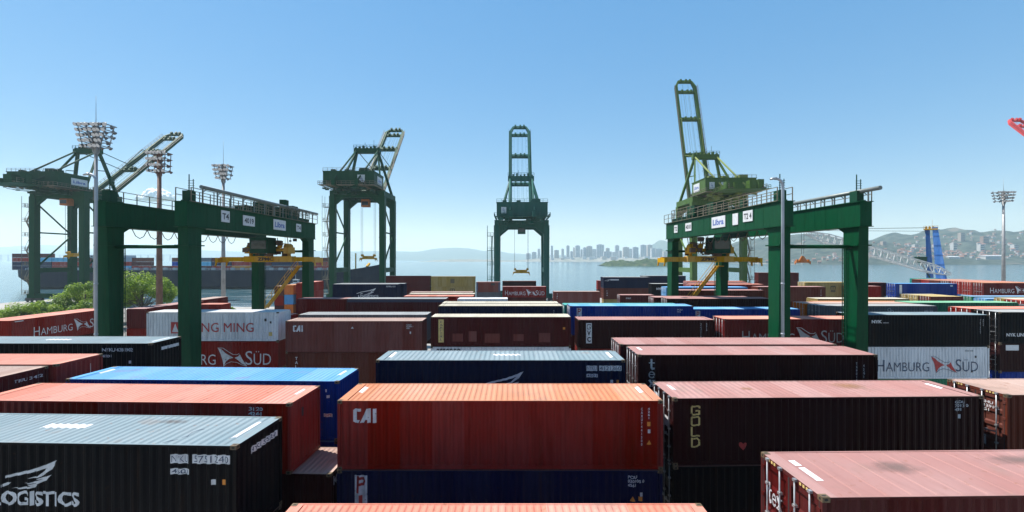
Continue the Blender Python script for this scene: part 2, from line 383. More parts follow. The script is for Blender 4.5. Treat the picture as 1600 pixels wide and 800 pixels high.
def put_mark(root, L, H, face, what, u, v, w, h, mat, name='lettering', near=True, bold=0.02, pitch=0.21, lift=0.004):
    """u from the left edge of that face, v down from its top, in metres"""
    vv, ff = glyph(what, bold); hl, hw = L/2, W/2; prof = None; p0 = 0
    if face == 'F':
        O, U, V, Nn = Vector((-hl+u, -hw+0.012, H-v)), Vector((1,0,0)), Vector((0,0,-1)), Vector((0,-1,0))
        if near: prof, p0 = SIDE_P(L), -hl+u
    elif face == 'R':
        O, U, V, Nn = Vector((hl-0.010, -hw+u, H-v)), Vector((0,1,0)), Vector((0,0,-1)), Vector((1,0,0))
        if near: prof, p0 = END_P, -hw+u
    elif face == 'L':
        O, U, V, Nn = Vector((-hl-0.004, hw-u, H-v)), Vector((0,-1,0)), Vector((0,0,-1)), Vector((-1,0,0))
    elif face == 'T':
        O, U, V, Nn = Vector((-hl+u, hw-v, H-0.008)), Vector((1,0,0)), Vector((0,-1,0)), Vector((0,0,1))
        if near and pitch < 0.4 and u > 0.34: prof, p0 = corr(-hl+0.34, hl-0.34, pitch, 0.028), -hl+u
        else: lift = 0.006
    me = mark_mesh(vv, ff, w, h, O, U, V, Nn, prof, p0, lift); me.materials.append(mat); return link(name, me, root)
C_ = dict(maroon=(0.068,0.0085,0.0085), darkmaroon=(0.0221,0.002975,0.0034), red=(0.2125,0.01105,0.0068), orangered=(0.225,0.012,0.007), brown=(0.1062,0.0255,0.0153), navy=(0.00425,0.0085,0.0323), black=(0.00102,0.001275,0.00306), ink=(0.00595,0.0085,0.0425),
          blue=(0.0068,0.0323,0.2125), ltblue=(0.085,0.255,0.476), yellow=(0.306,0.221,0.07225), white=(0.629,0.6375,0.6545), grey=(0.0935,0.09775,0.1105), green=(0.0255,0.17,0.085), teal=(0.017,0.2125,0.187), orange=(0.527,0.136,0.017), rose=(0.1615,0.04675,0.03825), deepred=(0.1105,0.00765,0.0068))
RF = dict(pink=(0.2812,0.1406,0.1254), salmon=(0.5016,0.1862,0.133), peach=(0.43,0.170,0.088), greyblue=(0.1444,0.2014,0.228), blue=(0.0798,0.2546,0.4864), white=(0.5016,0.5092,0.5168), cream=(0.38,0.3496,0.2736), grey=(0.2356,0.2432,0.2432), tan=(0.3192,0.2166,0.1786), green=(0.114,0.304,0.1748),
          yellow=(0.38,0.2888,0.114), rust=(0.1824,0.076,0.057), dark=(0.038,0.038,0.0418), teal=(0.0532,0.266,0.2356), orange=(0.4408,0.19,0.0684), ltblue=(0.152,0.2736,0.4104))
YARD = 'shipping containers stacked in the yard'
BOXES = []
def container(label, at_, d, z, col, roof, L=12.192, H=2.591, door=None, yaw=0.0, near=False, marks=(), pitch=0.21, under=(), group=YARD, abs_z=None, x=None, bolt=True):
    """at_: (which front corner, its bearing); d: depth of the front; z: roof height below the eye. under: (H, colour, words, marks) going down"""
    Lc, px = at_ if at_ else (None, None)
    top = ZC+z if abs_z is None else abs_z
    ya = R(yaw); ca, sa = math.cos(ya), math.sin(ya)
    Xc = ax(px, d) if x is None else x
    lx = L/2 if Lc == 'R' else -L/2
    # corner (lx, -W/2) rotated must land on (Xc, d)
    cx = Xc-(lx*ca+W/2*sa); cy = d-(lx*sa-W/2*ca)
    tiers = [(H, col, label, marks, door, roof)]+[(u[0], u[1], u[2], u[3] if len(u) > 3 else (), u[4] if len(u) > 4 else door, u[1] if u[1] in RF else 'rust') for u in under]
    zt = top
    for i, (h, c, lb, mk, dr, rf) in enumerate(tiers):
        if zt < 0.4: break
        if zt-h < 0.7: h = round(zt-0.02, 3)          # the lowest box stands on the ground
        zb = zt-h
        jx = rnd.uniform(-0.025, 0.025) if i else 0; jy = rnd.uniform(-0.02, 0.02) if i else 0
        r = empty('shipping_container', (cx+jx, cy+jy, zb), ya); tag(r, lb, 'container', group)
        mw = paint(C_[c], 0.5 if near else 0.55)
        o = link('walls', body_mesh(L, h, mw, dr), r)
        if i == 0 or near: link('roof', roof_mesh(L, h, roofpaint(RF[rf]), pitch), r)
        if near or d < 48:
            for sx in (-1, 1):
                for sy in (-1, 1):
                    for zz in (0.059, h-0.059):
                        k = link('corner_casting', casting_mesh(), r); k.location = (sx*(L/2-0.0885), sy*(W/2-0.0805), zz)
        if dr:
            s = -1 if dr == 'L' else 1
            for k in (0, 1):
                dm = link('door', door_mesh(h, mw), r)
                # leaf meshes face -x with the hinge at y=0; the right-hand leaf is mirrored
                dm.location = (s*(L/2-0.012), (W/2-0.10)*(1 if k else -1), 0); dm.scale = (-s if s > 0 else 1, -1 if k else 1, 1)
                if d < 110 and h > 0:
                    for yy in (0.27, 0.82):
                        bb = link('locking_bar', bar_mesh(h), dm); bb.location = (0, yy, 0)
        for m in mk:
            f_, what, u, v, w_, h_, mat = m[:7]; kw = m[7] if len(m) > 7 else {}
            put_mark(r, L, h, f_, what, u, v, w_, h_, mat, near=near, pitch=pitch, **kw)
        BOXES.append(r); zt = zb-0.022
    return r
# ---------------------------------------------------------------- ground, water, air, far land
def concrete():
    m, t, p, L = nodes('yard_concrete'); v = coords(t, rand=False)
    c = mix(t, ramp(t, noise_t(t, v, 0.15, 6), 0.3, 0.7), (0.20, 0.19, 0.175), (0.29, 0.28, 0.26))
    c = mix(t, ramp(t, noise_t(t, v, 1.2, 4), 0.55, 0.75, 0, 0.6), c, (0.09, 0.088, 0.085)); L(c, p.inputs['Base Color'])
    p.inputs['Roughness'].default_value = 0.85; return m
def seawater():
    m, t, p, L = nodes('bay_water'); v = coords(t, rand=False); vl = coords(t, (0.25, 1.0, 1.0), rand=False)
    foam = ramp(t, noise_t(t, coords(t, (0.35, 1.0, 1), rand=False), 0.045, 6, 0.65), 0.615, 0.70, 0, 0.85)
    # a tug's wake lies across the dock basin: a churned patch with an outline of its own
    geo = N(t, 'NewGeometry'); sep = N(t, 'SeparateXYZ'); L(geo.outputs['Position'], sep.inputs[0])
    wx = ramp(t, sep.outputs[0], -185, -125, 0, 1); wx2 = ramp(t, sep.outputs[0], -120, -75, 1, 0); wy = ramp(t, sep.outputs[1], 300, 270, 0, 1)
    mm = N(t, 'Math', operation='MULTIPLY'); L(wx, mm.inputs[0]); L(wx2, mm.inputs[1]); m2 = N(t, 'Math', operation='MULTIPLY'); L(mm.outputs[0], m2.inputs[0]); L(wy, m2.inputs[1])
    ch = ramp(t, noise_t(t, coords(t, (0.3, 1.0, 1), rand=False), 0.16, 5, 0.6), 0.50, 0.66); m3 = N(t, 'Math', operation='MULTIPLY'); L(ch, m3.inputs[0]); L(m2.outputs[0], m3.inputs[1])
    L(mix(t, m3.outputs[0], (0.035, 0.085, 0.105), (0.45, 0.50, 0.52)), p.inputs['Base Color'])
    p.inputs['Roughness'].default_value = 0.13; p.inputs['IOR'].default_value = 1.33
    n1 = noise_t(t, v, 0.5, 6, 0.6); n2 = noise_t(t, vl, 0.05, 4)
    ad = N(t, 'Math', operation='ADD'); L(n1, ad.inputs[0]); L(n2, ad.inputs[1]); bump(t, p, ad.outputs[0], 0.35, 0.4)
    return m
g = MB()
edge = [(-900,-160),(900,-160),(900,197),(-73,197),(-76,158),(-150,150),(-153,197),(-183,197),(-187,164),(-260,150),(-900,140)]
n = len(edge); g.face([(x, y, 0) for x, y in edge])
for i in range(n):
    (x0, y0), (x1, y1) = edge[i], edge[(i+1) % n]; g.face([(x0,y0,-3.6),(x1,y1,-3.6),(x1,y1,0),(x0,y0,0)])
tag(g.build('ground', concrete()), kind='structure')
tag(MB().face([(-15500,-150,-3),(15500,-150,-3),(15500,12000,-3),(-15500,12000,-3)]).build('water', seawater()), kind='structure')
# air: one even box of haze round the yard, the bay and the far shore
hz = MB().box(-16000, 16000, -400, 12500, -5, 300).build('haze', []); tag(hz, kind='stuff')
hm = bpy.data.materials.new('sea_haze'); hm.use_nodes = True; ht = hm.node_tree
for nd in list(ht.nodes):
    if nd.type != 'OUTPUT_MATERIAL': ht.nodes.remove(nd)
pv = ht.nodes.new('ShaderNodeVolumePrincipled'); pv.inputs['Density'].default_value = HAZE = 0.000115
pv.inputs['Color'].default_value = (0.74, 0.93, 1.0, 1); pv.inputs['Anisotropy'].default_value = 0.25
ht.links.new(pv.outputs[0], ht.nodes['Material Output'].inputs['Volume']); hz.data.materials.append(hm)

def forest(c1, c2, sc_=0.02, c3=(0.16, 0.13, 0.10)):
    m, t, p, L = nodes('wooded_slope'); v = coords(t, rand=False)
    c = mix(t, ramp(t, noise_t(t, v, sc_, 7, 0.65), 0.38, 0.62), c1, c2)
    c = mix(t, ramp(t, noise_t(t, v, sc_*0.35, 5, 0.6), 0.60, 0.68, 0, 0.6), c, c3); L(c, p.inputs['Base Color']); p.inputs['Roughness'].default_value = 0.95; p.inputs['Specular IOR Level'].default_value = 0.1
    return m
def interp(tab, x):
    if x <= tab[0][0]: return tab[0][1]
    for (a, b), (c, d) in zip(tab[:-1], tab[1:]):
        if x <= c: s = (x-a)/(c-a); s = s*s*(3-2*s); return b+(d-b)*s
    return tab[-1][1]
HILLS = {}
def hills(name, Dr, tab, front, back, mat, rough=0.12, nx=150, ny=26, nsc=260.0):
    """a ridge with its crest near depth Dr; tab: (bearing, crest line) -> real heights; front/back: reach of the slopes"""
    pts = [(ax(px, Dr), ZC+(HY-y)/F*Dr) for px, y in tab]; x0, x1 = pts[0][0], pts[-1][0]; vs_, fs = [], []
    def hgt(x, y):
        s = (y-Dr)/(front if y < Dr else back); k = max(0.0, 1-s*s)**1.3
        h = (interp(pts, x)+4)*k
        nz = noise.fractal(Vector((x/nsc, y/nsc, Dr)), 1.0, 2.1, 5)
        return -4+h*(1+rough*nz)+h*rough*0.8*noise.noise(Vector((x/nsc*3.1, y/nsc*3.1, 7)))*k
    for j in range(ny+1):
        y = Dr-front+(front+back)*j/ny
        for i in range(nx+1): x = x0+(x1-x0)*i/nx; vs_.append((x, y, hgt(x, y)))
    for j in range(ny):
        for i in range(nx): a = j*(nx+1)+i; fs.append((a, a+1, a+nx+2, a+nx+1))
    o = MB().mesh(vs_, fs, True).build(name, mat); tag(o, kind='structure'); HILLS[name] = hgt; return o
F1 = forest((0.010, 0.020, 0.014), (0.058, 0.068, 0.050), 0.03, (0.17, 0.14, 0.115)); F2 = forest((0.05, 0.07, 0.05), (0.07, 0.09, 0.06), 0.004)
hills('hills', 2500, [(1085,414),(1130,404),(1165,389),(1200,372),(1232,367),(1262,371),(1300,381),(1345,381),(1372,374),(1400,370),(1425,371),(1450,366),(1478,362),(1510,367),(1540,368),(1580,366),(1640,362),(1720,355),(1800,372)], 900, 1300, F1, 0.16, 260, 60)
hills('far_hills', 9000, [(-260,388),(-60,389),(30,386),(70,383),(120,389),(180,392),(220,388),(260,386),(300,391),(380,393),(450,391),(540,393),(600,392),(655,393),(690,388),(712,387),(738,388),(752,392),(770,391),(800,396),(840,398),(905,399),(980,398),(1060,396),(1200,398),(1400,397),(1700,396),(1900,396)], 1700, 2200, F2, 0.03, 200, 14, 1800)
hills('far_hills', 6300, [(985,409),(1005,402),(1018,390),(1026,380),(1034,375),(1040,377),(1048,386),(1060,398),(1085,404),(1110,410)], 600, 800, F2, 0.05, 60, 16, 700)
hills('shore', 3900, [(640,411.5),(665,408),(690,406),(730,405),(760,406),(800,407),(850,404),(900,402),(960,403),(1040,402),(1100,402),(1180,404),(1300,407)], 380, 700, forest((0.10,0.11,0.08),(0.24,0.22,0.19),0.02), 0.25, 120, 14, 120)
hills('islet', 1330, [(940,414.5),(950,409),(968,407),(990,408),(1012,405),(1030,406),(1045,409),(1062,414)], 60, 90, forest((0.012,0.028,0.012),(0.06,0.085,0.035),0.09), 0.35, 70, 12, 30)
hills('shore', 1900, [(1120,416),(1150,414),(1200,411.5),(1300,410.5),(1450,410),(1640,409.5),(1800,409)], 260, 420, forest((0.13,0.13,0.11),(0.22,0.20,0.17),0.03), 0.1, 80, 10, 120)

# towers of the city across the bay
CITY = plain('haze_pale_facade', (0.55, 0.54, 0.53), 0.8, 0, 0.35, 0.01); CITY2 = plain('grey_facade', (0.36, 0.37, 0.39), 0.7, 0, 0.3, 0.01); CITY3 = plain('tan_facade', (0.42, 0.34, 0.28), 0.8, 0, 0.3, 0.01)  # facades lightened towards the haze colour, paling the skyline
WINB = plain('window_band', (0.05, 0.06, 0.08), 0.25)
def tower(x, y, z, w_, dp, h, mat, name, label, group, bands=True):
    r = empty(name, (x, y, z)); tag(r, label, 'building', group)
    b = MB(); b.box(-w_/2, w_/2, -dp/2, dp/2, -6, h); b.box(-w_*0.22, w_*0.2, -dp*0.2, dp*0.25, h, h+max(1.5, h*0.045)); 
    if bands:
        k = b; k.cur = 1; nf = max(3, min(12, int(h/8)))
        for i in range(nf):
            zz = h*(i+0.35)/nf
            for c in range(3): k.box(-w_*0.44+c*w_*0.31, -w_*0.44+c*w_*0.31+w_*0.25, -dp/2-0.25, -dp/2+0.1, zz, zz+h/nf*0.45)
    b.build('wall', [mat, WINB], r)
    return r
SKY = [(840,844,389),(849,853,393),(860.7,864,384.5),(866,873,391),(877,881,389),(885,889.5,384),(891,895,393),(895.5,898,387),(898.5,906,384),(907,910,390),(911,916,387),(916.5,925,385),(925,931.5,389.5),(932,943.5,382.5),(943,955.5,393),(946.5,952,388),(956,965,394),(961,967,383.7),(967,971,392),(973,982.5,386.5),(982,988,389),(988.5,997,386.5),(1000.5,1009.5,383),(1011,1018.5,383),(1017,1024,388),(1024,1034,389),(1050,1056,392),(1036,1043,393),(822,829,396),(831,838,394)]
for i, (a, b, y) in enumerate(SKY):
    d = 3950+rnd.uniform(-150, 350); x = ax((a+b)/2, d); h = (HY-y)/F*d+ZC-14
    tower(x, d, 14, (b-a)/F*d, 28, h, (CITY, CITY2, CITY2, CITY3)[i % 4], 'city_tower', 'hazy high-rise in the skyline across the bay', 'city towers across the bay')
for i in range(40):
    d = 3640+rnd.uniform(0, 260); px = rnd.uniform(842, 1050); x = ax(px, d); h = rnd.uniform(8, 26)
    tower(x, d, max(0, HILLS['shore'](0, 0)*0), rnd.uniform(18, 50), 22, h+12, rnd.choice((CITY, CITY3, CITY)), 'low_building', 'low pale building along the city waterfront', 'low buildings on the city waterfront', False)
hh = HILLS['hills']
HOUSEW = [plain('white_plaster', (0.40, 0.39, 0.37), 0.8, 0, 0.2, 0.2), plain('tan_plaster', (0.30, 0.24, 0.19), 0.8, 0, 0.2, 0.2), plain('brick_wall', (0.22, 0.13, 0.09), 0.85, 0, 0.2, 0.2)]
HROOF = plain('tiled_roof', (0.25, 0.11, 0.07), 0.85)
def house(x, y, z, s, k, label, group):
    r = empty('house', (x, y, z), rnd.uniform(-0.5, 0.5)); tag(r, label, 'house', group); w_, dp, h = s*1.4, s, s*0.8
    b = MB(); b.box(-w_/2, w_/2, -dp/2, dp/2, -5, h); b.build('wall', HOUSEW[k], r)
    b = MB(); b.mesh([(-w_/2-0.4,-dp/2-0.4,h),(w_/2+0.4,-dp/2-0.4,h),(w_/2+0.4,dp/2+0.4,h),(-w_/2-0.4,dp/2+0.4,h),(-w_/2,0,h+s*0.35),(w_/2,0,h+s*0.35)], [(0,1,5,4),(2,3,4,5),(1,2,5),(3,0,4),(3,2,1,0)]); b.build('roof', HROOF, r)
for i in range(270):
    y = rnd.choice((rnd.uniform(1720, 1900), rnd.uniform(1780, 2300))); px = rnd.choice((rnd.uniform(1180, 1640), rnd.uniform(1400, 1640))); x = ax(px, y); z = hh(x, y)
    if z < 0: z = 4
    house(x, y, z+1.0, rnd.uniform(4, 9), rnd.choice((0, 0, 1, 2)), 'small house on the hillside suburb across the water', 'houses on the far hillside')
for i, (px, w_, h, y, k) in enumerate(((1490, 26, 40, 1960, 0), (1538, 40, 44, 2010, 2), (1502, 30, 52, 2090, 1), (1532, 26, 36, 1900, 0), (1470, 22, 30, 1850, 0), (1585, 30, 30, 1870, 0), (1430, 26, 26, 1980, 0), (1380, 24, 22, 1930, 1))):
    x = ax(px, y); tower(x, y, max(3, hh(x, y)), w_*0.6, 16, h*0.72, HOUSEW[k], 'apartment_block', 'mid-rise block among the hillside houses across the water', 'apartment blocks among the hillside houses', True)
for px0, px1, y0, y1, lab in ((1477, 1494, 401.5, 409.5, 'long low white shed on the far shore beside the blue crane'), (1534, 1563, 400, 409.5, 'large white warehouse on the far shore near the light mast')):
    d = 1740; r = empty('waterfront_shed', (ax((px0+px1)/2, d), d, 1)); tag(r, lab, 'warehouse')
    w_ = (px1-px0)/F*d; h = (HY-y0)/F*d+ZC-1
    MB().box(-w_/2, w_/2, -15, 15, 0, h).build('wall', HOUSEW[0], r); b = MB(); b.mesh([(-w_/2-1,-16,h),(w_/2+1,-16,h),(w_/2+1,16,h),(-w_/2-1,16,h),(-w_/2-1,0,h+3),(w_/2+1,0,h+3)], [(0,1,5,4),(2,3,4,5),(1,2,5),(3,0,4),(3,2,1,0)]); b.build('roof', plain('shed_roof', (.45,.45,.45), .6), r)
# long bridge over the bay
r = empty('bridge', (-4300, 5600, -3)); tag(r, 'long low bridge on many piers far across the bay', 'bridge')
b = MB(); b.box(-4500, 500, -13, 13, 66, 72); b.build('deck', CITY2, r)
for i in range(44): MB().taper((-3400+i*88, 0, 0), 10, 16, (-3400+i*88, 0, 66), 7, 14).build('pier', CITY2, r)
# small cumulus over the yard crane
def cloudmat():
    m, t, p, L = nodes('cloud'); p.inputs['Base Color'].default_value = (0.95, 0.95, 0.95, 1); p.inputs['Roughness'].default_value = 1; p.inputs['Specular IOR Level'].default_value = 0
    return m
cb = bmesh.new(); crr = random.Random(3)
for k in range(90):
    u = crr.uniform(-1, 1); rr = (1-abs(u)**1.6)*120+38; s = crr.uniform(0.25, 0.62)
    bmesh.ops.create_icosphere(cb, subdivisions=3, radius=rr*s, matrix=Matrix.Translation((u*330, crr.uniform(-120, 120), crr.uniform(-0.1, 1.0)*rr*0.9-20)))
for v in cb.verts:
    v.co += v.normal*noise.fractal(v.co/50, 0.9, 2.0, 4)*20
    if v.co.z < -55: v.co.z = -55-(v.co.z+55)*-0.15
cm = bpy.data.meshes.new('cloud'); cb.to_mesh(cm); cb.free(); cm.materials.append(cloudmat())
for p in cm.polygons: p.use_smooth = True
co = link('cloud', cm); co.location = (ax(243, 9000), 9000, ZC+(HY-309)/F*9000); tag(co, kind='structure')

# trees and scrub beside the dock basin
def leafmat():
    m, t, p, L = nodes('leaf'); v = coords(t, rand=False)
    c = mix(t, ramp(t, noise_t(t, v, 0.45, 4), 0.38, 0.62), (0.09, 0.18, 0.014), (0.27, 0.38, 0.030)); c = mix(t, ramp(t, noise_t(t, v, 4, 2), 0.55, 0.7, 0, 0.4), c, (0.05, 0.11, 0.014))
    L(c, p.inputs['Base Color']); p.inputs['Roughness'].default_value = 0.55
    tr = N(t, 'BsdfTranslucent'); L(c, tr.inputs[0]); ms = N(t, 'MixShader'); ms.inputs[0].default_value = 0.5
    L(p.outputs[0], ms.inputs[1]); L(tr.outputs[0], ms.inputs[2]); L(ms.outputs[0], t.nodes['Material Output'].inputs[0]); return m
LEAF = leafmat(); BARK = plain('bark', (0.09, 0.07, 0.05), 0.9, 0, 0.4, 3)
def tree(x, y, rad, top, base, label, nleaf, seed, ls=0.42, group=None, cat='tree', name='tree'):
    q = random.Random(seed); r = empty(name, (x, y, 0)); tag(r, label, cat, group); b = MB()
    trunk = [(0, 0, -0.1), (0.15, 0.1, top*0.25), (-0.1, 0, top*0.5), (0.1, 0, top*0.72)]
    b.tube(trunk, 0.32*rad/6, 8, 0.12*rad/6); cl = []
    for k in range(int(20*rad/5)):
        a = q.uniform(0, 6.283); rr = rad*math.sqrt(q.uniform(0.02, 0.85)); zt = base+(top-base)*(0.25+0.72*math.sqrt(max(0, 1-(rr/rad)**2)))*q.uniform(0.55, 1.0)
        c = Vector((math.cos(a)*rr, math.sin(a)*rr, zt)); cl.append((c, q.uniform(0.20, 0.34)*rad))
        b.tube([(0, 0, top*q.uniform(0.2, 0.5)), tuple(c*0.55+Vector((0, 0, top*0.15))), tuple(c)], 0.09*rad/6, 5, 0.02)
    b.build('trunk', BARK, r); lv, lf = [], []
    for i in range(nleaf):
        c, cr = cl[q.randrange(len(cl))]
        d = Vector((q.gauss(0, 1), q.gauss(0, 1), q.gauss(0, 0.75))).normalized()*cr*q.uniform(0.45, 1.05)**0.6
        p = c+d; nn = (d.normalized()*0.6+Vector((q.gauss(0, .5), q.gauss(0, .5), q.gauss(0.5, .5)))).normalized()
        u = nn.orthogonal().normalized(); v = nn.cross(u); a = q.uniform(0, 6.28); u, v = u*math.cos(a)+v*math.sin(a), v*math.cos(a)-u*math.sin(a); s = ls*q.uniform(0.6, 1.3)
        k = len(lv); lv += [tuple(p-u*s*0.5), tuple(p+v*s*0.28), tuple(p+u*s*0.5), tuple(p-v*s*0.28)]; lf.append((k, k+1, k+2, k+3))
    me = bpy.data.meshes.new('crown'); me.from_pydata(lv, [], lf); me.materials.append(LEAF); link('crown', me, r)
tree(ax(222, 112), 112, 6.6, 12.6, 2.5, 'bright green broad tree right of the left crane leg', 15000, 1)
tree(ax(178, 118), 118, 5.2, 11.4, 2.0, 'bright green tree partly behind the left crane leg', 9000, 2)
tree(ax(133, 112), 112, 5.6, 10.6, 1.0, 'bright green tree left of the lamp pole', 9500, 3)
tree(ax(104, 108), 108, 4.2, 7.2, 0.5, 'low bushy tree spreading left beside the quay crane foot', 6500, 4)
for i, (px, d, rr, tp) in enumerate(((4, 104, 4.4, 6.0), (33, 100, 4.2, 6.6), (62, 104, 3.8, 7.0), (-24, 100, 4.5, 5.6))):
    tree(ax(px, d), d, rr, tp, 0.2, ('dark green shrub by the left frame edge', 'dark green shrub in the middle of the low thicket', 'dark green shrub nearest the quay crane foot', 'dark green shrub at the outer end of the low thicket')[i], 6000, 10+i, 0.36, 'shrubs at the yard edge', 'shrub', 'shrub')
tree(ax(326, 106), 106, 2.9, 7.4, 1.0, 'small green tree low behind the white reefer', 3500, 20); tree(ax(352, 104), 104, 2.2, 6.8, 1.0, 'dark green small tree at the foot of the thin light mast', 2500, 21)
# ---------------------------------------------------------------- lettering on cranes, signs
def sign_text(parent, s, M_, w_, h, mat, bold=0.03, name='lettering'):
    vv, ff = glyph(s, bold); m = [M_ @ Vector((a*w_, b*h, 0)) for a, b in vv]
    me = bpy.data.meshes.new('lettering'); me.from_pydata([tuple(p) for p in m], [], ff); me.materials.append(mat)
    return link(name, me, parent)
def face_m(o, u, v):       # matrix from unit axes u (right), v (up) at o
    u, v = Vector(u), Vector(v); n_ = u.cross(v); return Matrix(((u.x, v.x, n_.x, o[0]), (u.y, v.y, n_.y, o[1]), (u.z, v.z, n_.z, o[2]), (0, 0, 0, 1)))
GREEN = paint((0.001, 0.052, 0.020), 0.5, 0.05, 0.30); GREEN2 = paint((0.008, 0.052, 0.028), 0.5, 0.2, 0.6); GREEN_LIT = paint((0.060, 0.115, 0.024), 0.5, 0.2, 0.7)  # last green: the crane green with yellow sunlight put into its colour
YELM = paint((0.50, 0.27, 0.02), 0.5, 0.15, 0.7); RAIL = plain('rail_steel', (0.17, 0.145, 0.095), 0.65, 0.0, 0.5, 2); ORANGE = paint((0.45, 0.14, 0.03), 0.5, 0.2, 0.7); CRED = paint((0.50, 0.055, 0.06), 0.5, 0.3, 0.2)
def railing(b, a, c, h=1.1, step=1.5, r=0.03, side=None):
    a, c = Vector(a), Vector(c); n_ = max(1, round((c-a).length/step))
    for i in range(n_+1): p = a+(c-a)*i/n_; b.bar(p, p+Vector((0, 0, h)), r*2)
    for z in (h, h*0.52): b.bar(a+Vector((0, 0, z)), c+Vector((0, 0, z)), r*1.7)

# ---------------------------------------------------------------- rubber tyred yard crane
def yard_crane(xc, d, yaw, side, label, signs, spreader_y):
    """near legs at local y=0, far legs at y=23; side=+1: signs and walkway on the +x girder's +x face"""
    r = empty('yard_crane', (xc, d, 0), R(yaw)); tag(r, label, 'crane', 'green rubber tyred yard cranes'); S = 23.0; gx = 3.3; zb, zt = 18.72, 20.7
    for sx in (-1, 1):
        for y in (0, S):
            b = MB(); b.taper((sx*gx, y, 1.9), 1.15, 1.15, (sx*gx, y, 17.2), 0.85, 1.65); b.taper((sx*gx, y, 17.2), 0.85, 1.65, (sx*gx, y, zb+0.05), 0.8, 1.75)
            b.box(sx*gx-0.62, sx*gx+0.62, y-0.95, y+0.95, 17.1, 17.2); o = b.build('leg', GREEN, r)
            k = MB()   # ladder strip
            for i in range(34): k.box(sx*(gx-0.62)-0.02, sx*(gx-0.62)+0.02, y+0.3, y+0.7, 3+i*0.42, 3.04+i*0.42)
            k.bar((sx*(gx-0.62), y+0.3, 2.6), (sx*(gx-0.62), y+0.3, 17.2), 0.05); k.bar((sx*(gx-0.62), y+0.7, 2.6), (sx*(gx-0.62), y+0.7, 17.2), 0.05); k.build('ladder', GREEN2, o)
        b = MB(); b.box(sx*gx-0.5, sx*gx+0.5, -1.1, S+1.1, zb, zt); b.box(sx*gx-0.62, sx*gx+0.62, -1.15, S+1.15, zt, zt+0.06); b.box(sx*gx-0.62, sx*gx+0.62, -1.15, S+1.15, zb-0.05, zb)
        for y, s in ((0, 1), (S, -1)):
            for q in (-1, 1):
                if (y == 0 and q < 0) or (y == S and q > 0): continue
                y0 = y+q*0.85; b.mesh([(sx*gx-0.4, y0, zb-0.05), (sx*gx+0.4, y0, zb-0.05), (sx*gx-0.4, y0, zb-0.45), (sx*gx+0.4, y0, zb-0.45), (sx*gx-0.4, y0+q*0.7, zb-0.05), (sx*gx+0.4, y0+q*0.7, zb-0.05)], [(0,2,4),(1,5,3),(2,3,5,4),(0,1,3,2)])
        for k in range(1, 16): b.box(sx*gx-0.515, sx*gx+0.515, k*1.43+0.0, k*1.43+0.05, zb+0.01, zt-0.01)
        b.box(sx*gx-0.06, sx*gx+0.06, -1, S+1, zt+0.061, zt+0.16); girder = b.build('girder', GREEN, r)
    for y in (0, S):
        MB().tube([(-gx+0.4, y, 17.15-0.1), (gx-0.4, y, 17.15-0.1)], 0.16, 10).build('tie_tube', GREEN, r)
        MB().box(-gx-1.6, gx+1.6, y-0.55, y+0.55, 1.1, 1.9).build('sill_beam', GREEN, r)
        for sx in (-1, 1):
            for q in (-0.9, 0.9):
                w_ = MB(); w_.tube([(sx*gx+q, y-0.3, 0.75), (sx*gx+q, y+0.3, 0.75)], 0.74, 20); w_.cur = 1; w_.tube([(sx*gx+q, y-0.32, 0.75), (sx*gx+q, y+0.32, 0.75)], 0.36, 14); w_.build('wheel', [M_RUBBER, GREEN2], r)
    # walkway with railing along one girder, cable duct on posts along the other
    wx = side*(gx+0.65); b = MB(); b.box(min(wx, side*gx+side*0.5), max(wx, side*gx+side*0.5)+0.001, -0.8, S+1.4, zt+0.07, zt+0.12)
    railing(b, (wx, -0.8, zt+0.1), (wx, S+1.4, zt+0.1)); railing(b, (side*(gx-0.62), -0.8, zt+0.1), (side*(gx-0.62), S+1.4, zt+0.1)); b.build('walkway', RAIL, r)
    ox = -side*(gx+0.1) if side < 0 else side*(gx+0.15)
    b = MB(); railing(b, (-side*(gx+0.55), -1.0, zt+0.07), (-side*(gx+0.55), S+1.2, zt+0.07)); b.build('railing', RAIL, r)
    dz = 1.55 if side > 0 else 0.95; b = MB(); b.tube([(ox, -2.4 if side < 0 else 1.2, zt+dz), (ox, S+2.6 if side > 0 else S*0.55, zt+dz)], 0.17, 10)
    ya, ye = (-1.2, S*0.55) if side < 0 else (1.4, S+1.0)
    for i in range(12): y = ya+(ye-ya)*i/11; b.bar((ox, y, zt), (ox, y, zt+dz-0.1), 0.09); b.bar((ox, y, zt+dz-0.5), (ox, y+0.5, zt+dz-0.1), 0.05)
    b.build('cable_duct', plain('duct_steel', (.16,.18,.17), .5, .3), r)
    # masts with small aerials at the near leg heads
    for sx in (-1, 1):
        b = MB(); b.box(sx*gx-0.3, sx*gx+0.3, -0.5, 0.3, zt+0.06, zt+1.0); b.bar((sx*gx, -0.1, zt+1.0), (sx*gx, -0.1, zt+2.4), 0.06); b.bar((sx*gx+0.35, -0.1, zt+0.9), (sx*gx+0.35, -0.1, zt+2.0), 0.05)
        for k in range(5): b.box(sx*gx-0.08, sx*gx+0.43, -0.13, -0.07, zt+1.05+k*0.2, zt+1.08+k*0.2)
        b.build('aerial', GREEN2, r)
    # trolley with machinery, operator cab and hoist
    ys = spreader_y; b = MB(); b.box(-gx-0.5, gx+0.5, ys-3.2, ys+2.6, zt+0.18, zt+0.5)
    for x_, y_, w_, dp, h in ((-2.2,-1.5,1.6,2.0,1.3),(0.2,-1.8,1.9,1.6,1.7),(2.3,-1.2,1.2,2.4,1.1),(-1.0,1.2,2.2,1.4,1.0),(1.8,1.4,1.5,1.4,1.6),(3.0,-2.6,0.7,0.9,1.9)): b.box(x_-w_/2, x_+w_/2, ys+y_-dp/2, ys+y_+dp/2, zt+0.5, zt+0.5+h)
